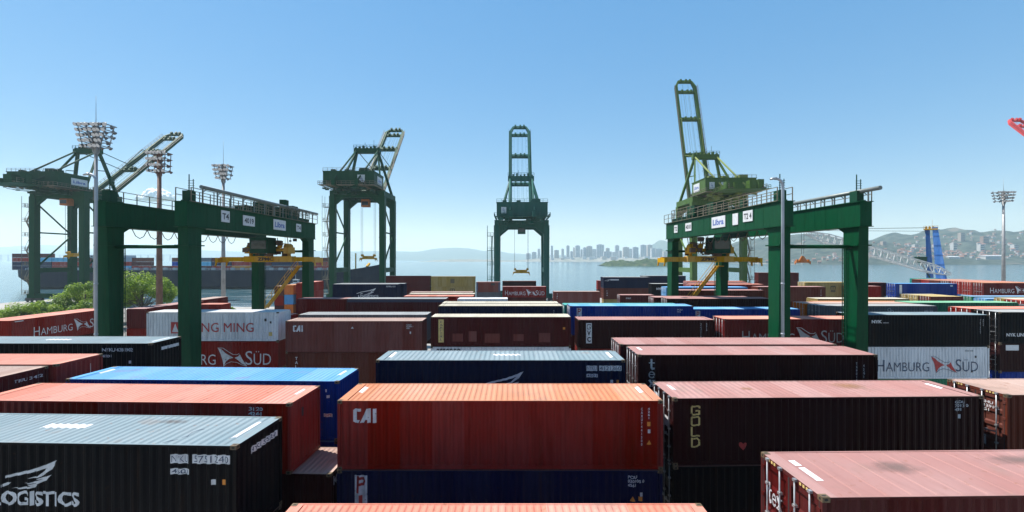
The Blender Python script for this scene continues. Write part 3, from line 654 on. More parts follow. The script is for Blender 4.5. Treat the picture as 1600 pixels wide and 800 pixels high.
    for x_ in (-1.6, 0.4): b.tube([(x_, ys+0.2, zt+0.95), (x_+1.5, ys+0.2, zt+0.95)], 0.42, 14)
    tro = b.build('trolley', GREEN2, r)
    b = MB()
    for y_ in (-3.2, 2.6): railing(b, (-gx-0.5, ys+y_, zt+0.5), (gx+0.5, ys+y_, zt+0.5), 1.1, 1.0)
    for x_ in (-gx-0.5, gx+0.5): railing(b, (x_, ys-3.2, zt+0.5), (x_, ys+2.6, zt+0.5), 1.1, 1.0)
    b.build('trolley_railing', RAIL, tro)
    b = MB(); b.box(-0.9, 1.2, ys-3.0, ys-0.9, zb-2.0, zb-0.1); b.cur = 1; b.box(-0.75, 1.05, ys-3.03, ys-3.0, zb-1.5, zb-0.5); b.box(-0.92, -0.9, ys-2.8, ys-1.2, zb-1.6, zb-0.5); b.build('cab', [GREEN2, M_GLASS], r)
    b = MB()
    for x_, y_ in ((-2.3,-1.0),(2.3,-1.0),(-2.3,1.0),(2.3,1.0)): b.bar((x_, ys+y_, zt+0.6), (x_*0.95, ys+y_*0.6, 17.5), 0.035)
    b.build('hoist_rope', M_DARK, r)
    h0 = 15.95; b = MB(); b.box(-2.5, 2.5, ys-0.75, ys+0.75, 17.0, 17.32); b.box(-2.7, -2.1, ys-0.9, ys+0.9, 16.7, 17.5); b.box(2.1, 2.7, ys-0.9, ys+0.9, 16.7, 17.5)
    for x_ in (-2.3, 2.3): b.tube([(x_, ys-0.5, 17.55), (x_, ys+0.5, 17.55)], 0.4, 14)
    b.bar((-2.4, ys, 16.9), (-2.4, ys, 16.2), 0.3); b.bar((2.4, ys, 16.9), (2.4, ys, 16.2), 0.3); b.bar((-2.4, ys-0.7, 17.9), (2.4, ys-0.7, 17.9), 0.12); b.bar((-2.4, ys-.7, 17.4), (-2.4, ys-.7, 17.9), .1); b.bar((2.4, ys-.7, 17.4), (2.4, ys-.7, 17.9), .1)
    for x_ in (-1.5, -0.5, 0.6, 1.6): b.tube([(x_, ys-0.9, 17.6), (x_, ys-0.6, 17.6)], 0.28, 10)
    b.build('head_block', YELM, r); b = MB(); q3 = random.Random(5)
    for k in range(34): x_, y_, z_, s = q3.uniform(-2.6, 2.6), ys+q3.uniform(-1.6, 1.6), q3.uniform(16.6, 18.5), q3.uniform(0.08, 0.3); b.box(x_-s, x_+s, y_-s, y_+s, z_-s, z_+s)
    for k in range(10): x_ = q3.uniform(-2.5, 2.5); b.bar((x_, ys+q3.uniform(-1, 1), 16.7), (x_+q3.uniform(-.4, .4), ys+q3.uniform(-1, 1), zb), 0.07)
    for k in range(9):   # sagging power cable under the girder
        y0 = ys+3+k*0.0; a0 = -gx+0.8
        b.tube([(a0, 1.2+k*1.7, zb-0.1), (a0, 1.6+k*1.7, zb-0.7), (a0, 2.05+k*1.7, zb-0.9), (a0, 2.5+k*1.7, zb-0.7), (a0, 2.9+k*1.7, zb-0.1)], 0.035, 5)
    b.build('hoist_machinery', plain('greasy_steel', (.10,.055,.03), .6, .1), r)
    b = MB(); b.box(-3.0, 3.0, ys-0.55, ys+0.55, h0-0.30, h0+0.42); b.box(-6.1, -2.95, ys-0.3, ys+0.3, h0-0.26, h0+0.32); b.box(2.95, 6.1, ys-0.3, ys+0.3, h0-0.26, h0+0.32)
    for s in (-1, 1):
        b.box(s*6.0-0.16, s*6.0+0.16, ys-1.2, ys+1.2, h0-0.36, h0+0.2)
        for q in (-1, 1): b.bar((s*6.05, ys+q*1.1, h0-0.3), (s*6.15, ys+q*1.1, h0-0.8), 0.14)
    sp = b.build('spreader', YELM, r)
    sign_text(sp, 'ZPMC', face_m((-1.3, ys-0.555, h0-0.14), (1,0,0), (0,0,1)), 2.0, 0.42, M_BLK, 0.05)
    # access stair to the far leg
    sxx = gx; b = MB(); x1 = sxx-0.6; a0 = (x1-4.6, S-0.6, 9.6); a1 = (x1-0.3, S-0.6, 15.1)
    for q in (-0.35, 0.35): b.bar((a0[0], a0[1]+q, a0[2]), (a1[0], a1[1]+q, a1[2]), 0.10, 0.22)
    for i in range(17): s = i/16; x_ = a0[0]+(a1[0]-a0[0])*s; z_ = a0[2]+(a1[2]-a0[2])*s; b.box(x_-0.12, x_+0.12, a0[1]-0.35, a0[1]+0.35, z_, z_+0.04)
    for q in (-0.4, 0.4): b.bar((a0[0], a0[1]+q, a0[2]+1.0), (a1[0], a1[1]+q, a1[2]+1.0), 0.05)
    for i in range(6): s = i/5; x_ = a0[0]+(a1[0]-a0[0])*s; z_ = a0[2]+(a1[2]-a0[2])*s; b.bar((x_, a0[1]-0.4, z_), (x_, a0[1]-0.4, z_+1.0), 0.05)
    b.box(a1[0]-0.2, x1+0.25, a1[1]-0.7, a1[1]+0.7, a1[2]-0.05, a1[2]+0.03); b.build('stair', YELM, r)
    # sign plates on the girder side that faces the gap between the cranes
    fx = side*(gx+0.523)
    for (yy, ww, hh_, zz, txt, m_) in signs:
        b = MB(); x0, x1 = sorted((fx, fx+side*0.05)); b.box(x0, x1, yy-ww/2, yy+ww/2, zz-hh_/2, zz+hh_/2); pl = b.build('sign_plate', M_PLATE, r)
        if txt:
            u = (0, 1, 0) if side > 0 else (0, -1, 0); yl = yy-ww*0.4 if side > 0 else yy+ww*0.4
            sign_text(pl, txt, face_m((fx+side*0.054, yl, zz-hh_*0.27), u, (0,0,1)), ww*0.8, hh_*0.54, m_)
    return r
yard_crane(-30.3, 39.2, 0.3, 1, 'dark green tyred gantry crane marked T4, seen on its shaded side', [(4.0, 1.25, 1.05, 19.95, 'T4', M_BLK), (7.9, 2.1, 1.0, 19.85, '4019', M_BLK), (14.2, 2.8, 1.15, 19.9, 'Libra', M_BLUEL), (19.0, 1.3, 0.95, 19.9, 'T4', M_BLK)], 19.6)
yard_crane(25.6, 39.2, 2.4, -1, 'sunlit green tyred gantry crane with white panels and black lettered spreader', [(3.8, 1.6, 1.0, 19.95, 'T2 4', M_BLK), (6.0, 1.0, 1.1, 19.85, None, None), (9.4, 2.9, 1.15, 19.85, 'Libra', M_BLUEL), (16.8, 1.7, 0.95, 19.85, '4018', M_BLK), (20.6, 1.1, 0.95, 19.85, 'T2', M_BLK)], 19.6)

# ---------------------------------------------------------------- ship-to-shore quay cranes
def quay_crane(xc, d, zg, alpha, LB, mats, label, stairs=-1, spread=None, sign=None, yell=True, tail=-14):
    """landside legs at local y=0, waterside at y=15; zg: underside of the trolley girders"""
    g1, g2 = mats; r = empty('quay_crane', (xc, d, 0)); tag(r, label, 'crane', 'ship to shore cranes along the quay'); hx, S = 9.3, 15.0
    for sx in (-1, 1):
        for y in (0, S):
            b = MB(); b.taper((sx*hx, y, 2.2), 1.9, 2.3, (sx*hx, y, zg), 2.1, 2.2); [b.box(sx*hx-1.1, sx*hx+1.1, y-1.2, y+1.2, zz, zz+0.18) for zz in (9.0, 16.5, 24.0, zg-5)]; lg = b.build('leg', g1, r)
        MB().box(sx*hx-0.75, sx*hx+0.75, 1.1, S-1.1, 11.0, 12.7).build('portal_beam', g1, r)
        b = MB(); b.tube([(sx*hx, 0.8, 13), (sx*hx, S-0.8, 25)], 0.32, 8); b.build('brace', g1, r)
        MB().tube([(sx*hx, 0.9, zg*0.66), (sx*hx, S-0.9, zg*0.66)], 0.28, 8).build('brace', g1, r)
        b = MB(); b.tube([(sx*hx, S-0.8, zg*0.66), (sx*hx, 0.8, zg-2.5)], 0.28, 8); b.build('brace', g1, r)
        MB().box(sx*hx-0.8, sx*hx+0.8, -1.05, S+1.05, zg+0.001, zg+2.0).build('top_beam', g1, r)
    for y in (0, S):
        MB().box(-hx-2.2, hx+2.2, y-0.8, y+0.8, 1.5, 3.2).build('sill_beam', g1, r)
        b = MB(); b.box(-hx+0.9, hx-0.9, y-0.75, y+0.75, zg-0.6, zg+1.9)
        for s in (-1, 1): b.mesh([(s*(hx-0.9), y-0.6, zg-0.6), (s*(hx-0.9), y+0.6, zg-0.6), (s*(hx-0.9), y-0.6, zg-3.4), (s*(hx-0.9), y+0.6, zg-3.4), (s*(hx-4.2), y-0.6, zg-0.6), (s*(hx-4.2), y+0.6, zg-0.6)], [(0,2,4),(1,5,3),(2,3,5,4),(0,1,3,2)])
        b.build('cross_beam', g1, r)
        for s in (-1, 1):
            for q in (-1.8, 1.8): w_ = MB(); w_.box(s*hx+q-1.3, s*hx+q+1.3, y-0.5, y+0.5, 0.55, 1.5); [w_.tube([(s*hx+q+k, y-0.25, 0.36), (s*hx+q+k, y+0.25, 0.36)], 0.36, 12) for k in (-0.8, 0.8)]; w_.build('bogie', M_DARK, r)
    # fixed trolley girders with catwalks
    for sx in (-1, 1):
        b = MB(); b.box(sx*4.0-0.55, sx*4.0+0.55, tail, S+2.5, zg+2.05, zg+4.0); b.build('trolley_girder', g1, r)
        b = MB(); b.box(*sorted((sx*4.6, sx*6.2)), tail, S+1, zg+2.3, zg+2.4); railing(b, (sx*6.2, tail, zg+2.4), (sx*6.2, S+1, zg+2.4), 1.2, 2.0, 0.05)
        for k in range(12): b.box(*sorted((sx*4.6, sx*6.1)), -13.5+k*2.4, -13.3+k*2.4, zg+1.8, zg+2.3)
        b.build('catwalk', RAIL if yell else g2, r)
    # machinery house
    b = MB(); b.box(-9.0, 9.0, -10, 2.2, zg+2.6, zg+7.4); b.box(-9.15, 9.15, -10.15, 2.35, zg+7.4, zg+7.6)
    for k in range(9): b.box(-8.9+k*2.2, -8.8+k*2.2, -10.05, -10, zg+2.7, zg+7.3)
    hs = b.build('machinery_house', g1, r); b = MB()
    for k in range(3): b.box(-7+k*5.0, -5.5+k*5.0, -8, -6.5, zg+7.6, zg+8.5)
    b.box(3.5, 6.5, -9, -5, zg+7.6, zg+8.8); b.build('vent_box', g2, hs)
    b = MB(); b.box(-9.8, 9.8, -12.5, -10.2, zg+2.3, zg+2.45); railing(b, (-9.8, -12.5, zg+2.45), (9.8, -12.5, zg+2.45), 1.2, 1.6, 0.05); railing(b, (-9.8, -12.5, zg+2.45), (-9.8, 2, zg+2.45), 1.2, 1.6, 0.05); railing(b, (9.8, -12.5, zg+2.45), (9.8, 2, zg+2.45), 1.2, 1.6, 0.05)
    b.box(-9.8, -9.1, -10.2, 2.2, zg+2.3, zg+2.45); b.box(9.1, 9.8, -10.2, 2.2, zg+2.3, zg+2.45); railing(b, (-9, -10, zg+7.6), (9, -10, zg+7.6), 1.1, 1.6, 0.045)
    if tail < -16:   # winch deck behind the house
        b.build('house_platform', RAIL if yell else g2, r); b = MB(); b.box(-7.5, 7.5, tail, -12.6, zg+1.9, zg+2.04); [railing(b, p0, p1, 1.2, 1.6, 0.05) for p0, p1 in (((-7.5, tail, zg+2), (7.5, tail, zg+2)), ((-7.5, tail, zg+2), (-7.5, -12.6, zg+2)), ((7.5, tail, zg+2), (7.5, -12.6, zg+2)))]
        for x_, y_, s, h_ in ((-5.5, tail+2, 1.2, 2.4), (-2, tail+3, 1.5, 1.6), (2.2, tail+2, 1.3, 2.8), (5.6, tail+3.5, 1.0, 3.4), (0, tail+6, 1.6, 1.4)): b.box(x_-s, x_+s, y_-s, y_+s, zg+2.04, zg+2.04+h_)
        b.build('winch_deck', g1, r)
    else: b.build('house_platform', RAIL if yell else g2, r)
    b = MB(); q2 = random.Random(int(xc)+500)     # drives, pipes and drums hung round the girders
    for k in range(60): x_, y_, z_ = q2.uniform(-8, 8), q2.uniform(-13, S), zg+q2.uniform(0.3, 2.4); s = q2.uniform(0.3, 0.9); b.box(x_-s, x_+s, y_-s, y_+s, z_-s*0.5, z_+s*0.5)
    for k in range(8): x_ = q2.uniform(-8, 8); b.bar((x_, -12, zg+q2.uniform(0.6, 2)), (x_, S, zg+q2.uniform(0.6, 2)), 0.16)
    b.build('machinery', g2, r)
    if sign:
        for (where, u0, w_, h_, txt) in sign:
            if where == 'near': M_ = face_m((u0, -10.08, zg+3.6), (1,0,0), (0,0,1))
            elif where == 'right': M_ = face_m((9.06, u0, zg+3.6), (0,1,0), (0,0,1))
            else: M_ = face_m((-9.06, u0, zg+3.6), (0,-1,0), (0,0,1))
            b = MB(); b.hexa([tuple(M_ @ Vector(p)) for p in ((0,0,0),(w_,0,0),(w_,h_,0),(0,h_,0),(0,0,.06),(w_,0,.06),(w_,h_,.06),(0,h_,.06))]); pl = b.build('sign_plate', M_PLATE, hs)
            if txt == 'disc': sign_text(pl, 'rings', M_ @ Matrix.Translation((w_*0.25, h_*0.2, 0.07)), w_*0.5, h_*0.6, M_BLUEL)
            elif txt: sign_text(pl, txt, M_ @ Matrix.Translation((w_*0.12, h_*0.3, 0.07)), w_*0.76, h_*0.4, M_BLUEL)
    # A-frame, stays
    za = zg+19.0; b = MB()
    for sx in (-1, 1):
        b.bar((sx*9.0, S, zg+2), (sx*4.3, S-3, za), 0.85, 1.0); b.bar((sx*8.5, 1.0, zg+2.2), (sx*4.3, S-3.6, za), 0.6, 0.7)
        b.bar((sx*5.6, S-1.7, zg+12), (sx*5.9, S-6, zg+11.5), 0.3)
    b.build('a_frame', g1, r)
    b = MB(); b.box(-5.2, 5.2, S-4.2, S-2.2, za-0.4, za+1.5); railing(b, (-5.2, S-4.4, za+1.5), (5.2, S-4.4, za+1.5), 1.2, 1.3, 0.06)
    for k in range(7): x_ = -4.6+k*1.5; b.box(x_-0.35, x_+0.35, S-3.8, S-2.6, za+1.5, za+2.0+0.3*(k % 3))
    b.bar((2.5, S-3, za+1.5), (2.5, S-3, za+5), 0.1); b.bar((-1, S-3, za+1.5), (-1, S-3, za+4), 0.1); b.build('apex_beam', g1, r)
    b = MB()
    for sx in (-1, 1): b.tube([(sx*4.4, S-3.6, za+0.6), (sx*4.2, -12.5, zg+4.2)], 0.33, 8); b.bar((sx*4.3, -2, zg+9.5), (sx*4.3, -2, zg+7.6), 0.1)
    b.build('backstay', g2, r)
    # raised boom, hinged at the waterside
    hz_ = zg+3.0; bo = empty('boom', (0, S+2.6, hz_)); bo.parent = r; bo.rotation_euler = (R(alpha), 0, 0); G = 4.1
    for sx in (-1, 1):
        b = MB(); b.taper((0, 0, 0), 0.1, 0.1, (0, 0, 0.1), 0.1, 0.1); b = MB()
        b.bar((sx*G, 0, 0), (sx*G, LB-3, 0), 1.0, 1.7); b.mesh([(sx*G-.5, LB-3, -.85), (sx*G+.5, LB-3, -.85), (sx*G+.5, LB-3, .85), (sx*G-.5, LB-3, .85), (sx*(G-1.3)-.4, LB, -.5), (sx*(G-1.3)+.4, LB, -.5), (sx*(G-1.3)+.4, LB, .5), (sx*(G-1.3)-.4, LB, .5)], [(0,1,5,4),(1,2,6,5),(2,3,7,6),(3,0,4,7),(4,5,6,7),(3,2,1,0)])
        b.build('boom_girder', g1, bo)
        b = MB(); b.box(*sorted((sx*(G+0.5), sx*(G+0.9))), 1, LB-3, 0.5, 0.55); railing(b, (sx*(G+0.9), 1, 0.6), (sx*(G+0.9), LB-3, 0.6), 1.1, 2.4, 0.05); b.build('boom_catwalk', RAIL if yell else g2, bo)
    b = MB()
    for y_, hh_ in ((2, 1.2), (LB*0.36, 1.3), (LB*0.66, 1.5), (LB*0.9, 1.0), (LB-0.4, 1.0)):
        wq = G-0.5 if y_ < LB-1 else G-1.3
        b = MB(); b.box(-wq, wq, y_-0.6, y_+0.6, -hh_/2, hh_/2)
        for x_ in (-2, 0.3, 2): b.box(x_-0.4, x_+0.4, y_-0.5, y_+0.5, hh_/2, hh_/2+0.9)
        b.build('boom_tie', g1, bo)
    b = MB()
    for sx in (-1, 1): b.bar((sx*1.2, 1, 0.3), (sx*1.2, LB-2, 0.3), 0.07); b.bar((sx*G, LB*0.36, 0.9), (sx*G, LB*0.64, 2.0), 0.25); b.bar((sx*G, LB*0.64, 2.0), (sx*G, LB*0.66, 0.9), 0.25)
    for x_ in (-2.6, -0.6, 0.6, 2.6): b.bar((x_, 1, 0.9), (x_, LB*0.9, 0.5), 0.05)
    for sx in (-1, 1):
        for k in range(14): b.bar((sx*(G-0.9), 2+k*(LB-6)/13, -0.6), (sx*(G-0.9), 2+k*(LB-6)/13, -1.5), 0.08)
    b.build('boom_rope', g2, bo)
    b = MB()
    for sx in (-1, 1): b.bar((sx*4.2, S-3, za+0.8), (sx*4.2, S+2.6+math.cos(R(alpha))*LB*0.36, hz_+math.sin(R(alpha))*LB*0.36), 0.22)
    b.build('forestay', g2, r)
    # stair tower on the landside leg
    b = MB(); x0 = stairs*hx+stairs*1.2; x1 = x0+stairs*2.3; z = 3.0; k = 0
    while z < zg-2:
        b.box(min(x0, x1), max(x0, x1), -1.3, 1.3, z, z+0.12); railing(b, (x1, -1.3, z+0.1), (x1, 1.3, z+0.1), 1.2, 1.3, 0.05); railing(b, (x0, -1.3, z+0.1), (x1, -1.3, z+0.1), 1.2, 1.1, 0.05)
        s = 1 if k % 2 else -1
        if z+5.4 < zg: b.bar((x0+stairs*0.6, -s*1.2, z), (x0+stairs*0.6, s*1.2, z+5.4), 0.5, 0.14); b.bar((x0+stairs*1.3, -s*1.2, z+1), (x0+stairs*1.3, s*1.2, z+6.2), 0.07)
        z += 5.4; k += 1
    for y_ in (-1.3, 1.3): b.bar((x1, y_, 3), (x1, y_, zg), 0.1)
    b.build('stair_tower', RAIL if yell else g2, r)
    # trolley with cab, ropes, spreader
    ty, sz = (spread or (4.0, zg-9)); b = MB(); b.box(-4.6, 4.6, ty-2.5, ty+2.5, zg+0.9, zg+1.9); b.box(-3.2, 3.2, ty-1.6, ty+1.6, zg+0.1, zg+0.9); b.build('trolley', g2, r)
    b = MB(); b.box(-1.4, 1.5, ty-4.6, ty-1.9, zg-3.0, zg-0.1); b.cur = 1; b.box(-1.2, 1.3, ty-4.66, ty-4.6, zg-2.4, zg-0.9); b.build('cab', [ORANGE if yell else g2, M_GLASS], r)
    b = MB()
    for x_, y_ in ((-2.6,-1),(2.6,-1),(-2.6,1),(2.6,1)): b.bar((x_, ty+y_, zg+0.2), (x_, ty+y_, sz+1.2), 0.09)
    b.build('hoist_rope', M_DARK, r)
    b = MB(); b.box(-3.0, 3.0, ty-0.9, ty+0.9, sz, sz+0.6); b.box(-2.2, 2.2, ty-0.7, ty+0.7, sz+0.6, sz+1.3)
    for s in (-1, 1):
        b.tube([(s*2.4, ty-0.6, sz+1.5), (s*2.4, ty+0.6, sz+1.5)], 0.5, 12); b.box(s*3.0-0.2, s*3.0+0.2, ty-1.2, ty+1.2, sz-0.3, sz+0.4)
        for q in (-1, 1): b.bar((s*3.05, ty+q*1.1, sz), (s*3.35, ty+q*1.1, sz-0.9), 0.16)
    b.build('spreader', YELM, r)
    return r
quay_crane(ax(93, 175), 175, 39.4, 40, 57, (GREEN, GREEN2), 'green quay crane at the left with its boom half raised behind the light mast', sign=[('right', -5.0, 6.5, 2.6, 'Libra')], spread=(6, 17), tail=-21)
quay_crane(ax(559, 175), 175, 39.6, 43, 55, (GREEN, GREEN2), 'green quay crane with pale raised boom behind the navy winged container', sign=[('near', 3.2, 2.6, 2.6, 'disc'), ('right', -6, 6, 2.8, 'Libra')], spread=(13, 16.0))
quay_crane(ax(815, 175), 175, 28.6, 59.5, 54, (paint((0.016, 0.095, 0.075), 0.5, 0.2, 0.4),)*2, 'slim dark green quay crane seen square on in the middle of the quay', sign=[('near', -7.4, 1.8, 2.2, 'disc')], spread=(6, 10.6), yell=False)
quay_crane(ax(1122.5, 175), 175, 37.2, 73, 58, (GREEN_LIT, paint((0.17, 0.21, 0.06), 0.5, 0.2, 0.5)), 'sun-tinted yellow green quay crane with nearly upright boom behind the sunlit yard crane', stairs=1, sign=[('left', 0.5, 5.5, 3.0, 'Libra'), ('near', -7.6, 1.8, 2.4, 'disc'), ('near', -3.5, 1.8, 2.4, None)], spread=(4, 20), tail=-22)  # both greens of this crane are lightened and yellowed as if sunlit
quay_crane(261, 185, 41, 47.5, 60, (CRED, CRED), 'red quay crane whose boom tip enters at the upper right edge', yell=False)
# ---------------------------------------------------------------- the container yard
HC = 2.896; ST = 2.591
vert = lambda s: '\n'.join(s)
Wm, Ym, Rm, Km, Nm, Om, Bm = M_WHITE, M_YEL, M_RED, M_BLK, M_NVYL, M_ORA, M_BLUEL
lt = lambda n='lettering', **k: dict(name=n, **k)
def codes(u, v=0.2, s=1.0, txt='820105 0'):
    return [('F', 'PCIU\n'+txt+'\n4561', u, v, 0.62*s, 0.42*s, Wm, lt('code_lettering')), ('F', 'rect', u+0.45*s, v+0.62*s, 0.10, 0.15, Wm, lt('sticker'))]
def sud(u, v, s, mw, mf, ml):
    return [('F', 'H', u, v, 0.62*s, 0.95*s, mw, lt('lettering', bold=-0.005)), ('F', 'AMBURG', u+0.74*s, v+0.20*s, 3.55*s, 0.75*s, mw, lt('lettering', bold=-0.005)),
            ('F', 'flag', u+4.45*s, v-0.30*s, 2.1*s, 1.35*s, mf, lt('flag_logo')), ('F', 'flagline', u+4.45*s, v-0.30*s, 2.1*s, 1.35*s, ml, lt('flag_outline', lift=0.006)),
            ('F', 'S', u+6.45*s, v-0.05*s, 0.5*s, 1.0*s, mw, lt('lettering', bold=-0.005)), ('F', 'ÜD', u+7.05*s, v-0.05*s, 1.25*s, 1.0*s, mw, lt('lettering', bold=-0.005))]
def plate(u, v, h): return ('T', 'rect', u, v, 0.17, h, Wm, lt('number_plate'))
def nyku(u, v, num, code, s=1.0):
    return [('F', 'rect', u, v, 0.52*s, 0.25*s, Wm, lt('number_plate')), ('F', 'rect', u+0.62*s, v, 1.10*s, 0.25*s, Wm, lt('number_plate')), ('F', 'NYKU', u+0.03, v+0.03, 0.46*s, 0.19*s, Nm, lt('lettering', bold=-0.008, lift=0.006)), ('F', num, u+0.66*s, v+0.03, 1.02*s, 0.19*s, Nm, lt('lettering', bold=0.0, lift=0.006)),
            ('F', 'rect', u, v+0.40*s, 0.54*s, 0.16*s, Wm, lt('number_plate')), ('F', code, u+0.03, v+0.42*s, 0.47*s, 0.12*s, Nm, lt('lettering', lift=0.006)), ('F', 'rect', u+1.17*s, v+0.70*s, 0.13, 0.15, Wm, lt('sticker')), ('F', 'rect', u+1.48*s, v+0.70*s, 0.10, 0.15, Om, lt('sticker'))]
wing = lambda u, v, w_, h_: ('F', 'wing', u, v, w_, h_, Wm, lt('wing_logo'))
texv = lambda u, v, s=1.0: [('F', 't', u, v, 0.36*s, 0.5*s, Wm, lt()), ('F', 'e', u, v+0.55*s, 0.36*s, 0.38*s, Wm, lt()), ('F', 'x', u, v+0.99*s, 0.36*s, 0.38*s, Wm, lt())]
ptag = lambda u: [('F', 'rect', u, 0.2, 0.48, 2.15, Wm, lt('white_panel')), ('F', 'P', u+0.06, 0.27, 0.36, 0.55, Rm, lt('lettering', lift=0.007)), ('F', 'I', u+0.16, 0.95, 0.13, 0.52, Rm, lt('lettering', lift=0.007)), ('F', 'L', u+0.09, 1.62, 0.32, 0.55, Rm, lt('lettering', lift=0.007))]
haz = [('L', 'rect', a, 0.03, 0.07, 0.07, Ym, lt('hazard_mark')) for a in (0.25, 0.37, 0.49, 0.61, 1.65, 1.77, 1.89, 2.01)]

# --- nearest rows, each with the boxes under it down to the ground
container('dusty maroon container with tex on its doors and grey smudge on roof', ('L', 1285), 10.25, -5.22, 'maroon', 'pink', H=HC, door='L', yaw=1.2, near=True, pitch=0.58,
    marks=[('L', 't', 0.33, 0.66, 0.20, 0.50, Wm, lt()), ('L', 'e', 0.53, 0.79, 0.20, 0.36, Wm, lt()), ('L', 'x', 0.73, 0.79, 0.24, 0.36, Wm, lt()), ('L', 'rect', 1.45, 1.25, 0.5, 0.18, Wm, lt('sticker')), ('L', 'rect', 0.25, 1.85, 0.3, 0.3, Ym, lt('sticker')),
           plate(0.40, 0.55, 0.32), plate(0.40, 0.97, 0.70), ('T', 'rect', 2.1, 0.55, 1.5, 0.9, M_SOOT, lt('soot_stain', lift=0.008)), ('T', 'rect', 5.2, 0.3, 2.6, 0.7, M_SOOT, lt('soot_stain', lift=0.008))]+haz,
    under=[(ST, 'darkmaroon', 'dark maroon container directly under the tex doored maroon one'), (HC, 'brown', 'brown container two below the tex doored maroon one'), (2.45, 'navy', 'bottom container of the stack topped by the tex doored one')])
container('pale salmon roofed container standing lower than the orange red row behind it', ('L', 800-(800-458)*14.0/11.56), 11.56, -7.30, 'orangered', 'salmon', H=HC, near=True,
    under=[(HC, 'maroon', 'maroon container directly under the pale salmon roofed one'), (HC, 'rose', 'bottom container under the pale salmon roofed one')])
container('black navy container with winged logo, white roof mark and large logistics lettering', ('R', 369), 13.16, -5.25, 'black', 'greyblue', H=HC, yaw=-2.2, near=True, pitch=0.25,
    marks=[wing(5.42, 0.49, 1.52, 0.86), ('F', 'LOGISTICS', 5.02, 1.40, 2.56, 0.42, Wm, lt('lettering', bold=0.03))]+nyku(10.28, 0.28, '5751240', '4501')+
          [('R', 'rect', 0.72, 0.34, 1.45, 0.19, Wm, lt('number_plate')), ('R', 'NYKU 5751240', 0.76, 0.37, 1.36, 0.13, Nm, lt('lettering', lift=0.006)), ('T', 'rect', 5.1, 0.90, 1.45, 0.32, Wm, lt('number_plate')), ('T', 'scratch', 9.9, 1.1, 0.5, 1.2, Nm, lt('scratch')), ('T', 'rect', 8.3, 0.3, 1.2, 0.5, M_SOOT, lt('soot_stain', lift=0.008)), plate(11.62, 0.5, 1.3)],
    under=[(HC, 'black', 'dark container directly under the winged black navy one'), (ST, 'maroon', 'third container down under the winged black navy one'), (2.2, 'navy', 'bottom container under the winged black navy one')])
container('orange red container with wide salmon roof and dark scratches on it', ('R', 454), 17.08, -5.27, 'orangered', 'salmon', yaw=-2.0, near=True,
    marks=[plate(11.72, 0.5, 0.75), ('T', 'scratch', 2.3, 0.06, 0.28, 2.3, M_DARK, lt('scratch')), ('T', 'scratch', 8.6, 0.06, 0.22, 2.3, M_DARK, lt('scratch')), ('R', 'rect', 0.9, 0.42, 0.12, 0.34, Km, lt('sticker')), ('F', '3120\n4261', 10.6, 0.16, 0.55, 0.3, Wm, lt('code_lettering'))])
container('brown container jutting out low between the orange red boxes', ('R', 517), 17.25, -7.92, 'darkmaroon', 'tan', H=HC, yaw=-2.0, near=True,
    marks=[('R', 'KO', 0.35, 0.25, 0.5, 0.34, Wm, lt())], under=[(HC, 'brown', 'brown container directly under the low jutting brown one'), (2.2, 'maroon', 'bottom container under the low jutting brown one')])
container('orange red container with white CAI logo at its upper left', ('L', 527), 17.5, -5.29, 'orangered', 'peach', near=True,
    marks=[('F', 'cai', 0.57, 0.31, 0.90, 0.53, Wm, lt('logo')), ('F', vert('CAXU7441300'), 11.36, 0.27, 0.075, 1.42, Wm, lt('code_lettering')), ('F', vert('4261'), 11.62, 0.27, 0.075, 0.42, Wm, lt('code_lettering')),
           ('F', 'rect', 11.60, 0.80, 0.12, 0.16, Om, lt('sticker')), ('F', 'rect', 11.62, 1.08, 0.10, 0.14, Wm, lt('sticker')), ('F', 'tri', 11.58, 1.48, 0.18, 0.17, Om, lt('warning_sticker')), plate(0.42, 0.5, 0.8), plate(11.62, 0.5, 0.8)],
    under=[(ST, 'ink', 'dark blue container with red P panel under the white logo orange one', ptag(0.65)+codes(10.9, 0.22)+[('F', 'tri', 10.98, 0.98, 0.2, 0.2, Om, lt('warning_sticker')), ('F', 'rect', 11.3, 1.0, 0.14, 0.16, Om, lt('sticker'))]), (HC, 'maroon', 'maroon container two below the white logo orange one'), (2.55, 'brown', 'bottom container under the white logo orange one')])
container('maroon container with gold vertical lettering and a red heart sticker', ('L', 1052), 17.9, -5.32, 'darkmaroon', 'pink', door='L', yaw=1.4, near=True, pitch=0.25,
    marks=[('F', g, 0.70, 0.30+i*0.41, 0.34, 0.37, Ym, lt()) for i, g in enumerate('GOLD')]+[('F', 'heart', 2.55, 1.72, 0.33, 0.30, Rm, lt('heart_sticker'))]+
          [('F', 'GLDU\n720131 0\n4281', 11.05, 0.18, 0.55, 0.40, Wm, lt('code_lettering')), ('F', 'rect', 11.2, 0.72, 0.1, 0.16, Wm, lt('sticker')), plate(0.42, 0.5, 0.7), plate(11.55, 0.5, 0.75), ('T', 'rect', 7.2, 0.2, 1.6, 1.2, M_RUST, lt('rust_stain', lift=0.008)), ('T', 'rect', 3.2, 0.9, 0.7, 0.5, M_RUST, lt('rust_stain', lift=0.008)), ('L', 'rect', 0.3, 0.3, 0.4, 0.3, Wm, lt('sticker')), ('L', 'rect', 1.5, 0.9, 0.4, 0.4, Wm, lt('sticker'))],
    under=[(ST, 'black', 'near black navy container under the gold lettered maroon one'), (HC, 'maroon', 'maroon container two below the gold lettered one'), (2.5, 'brown', 'bottom container under the gold lettered maroon one')])
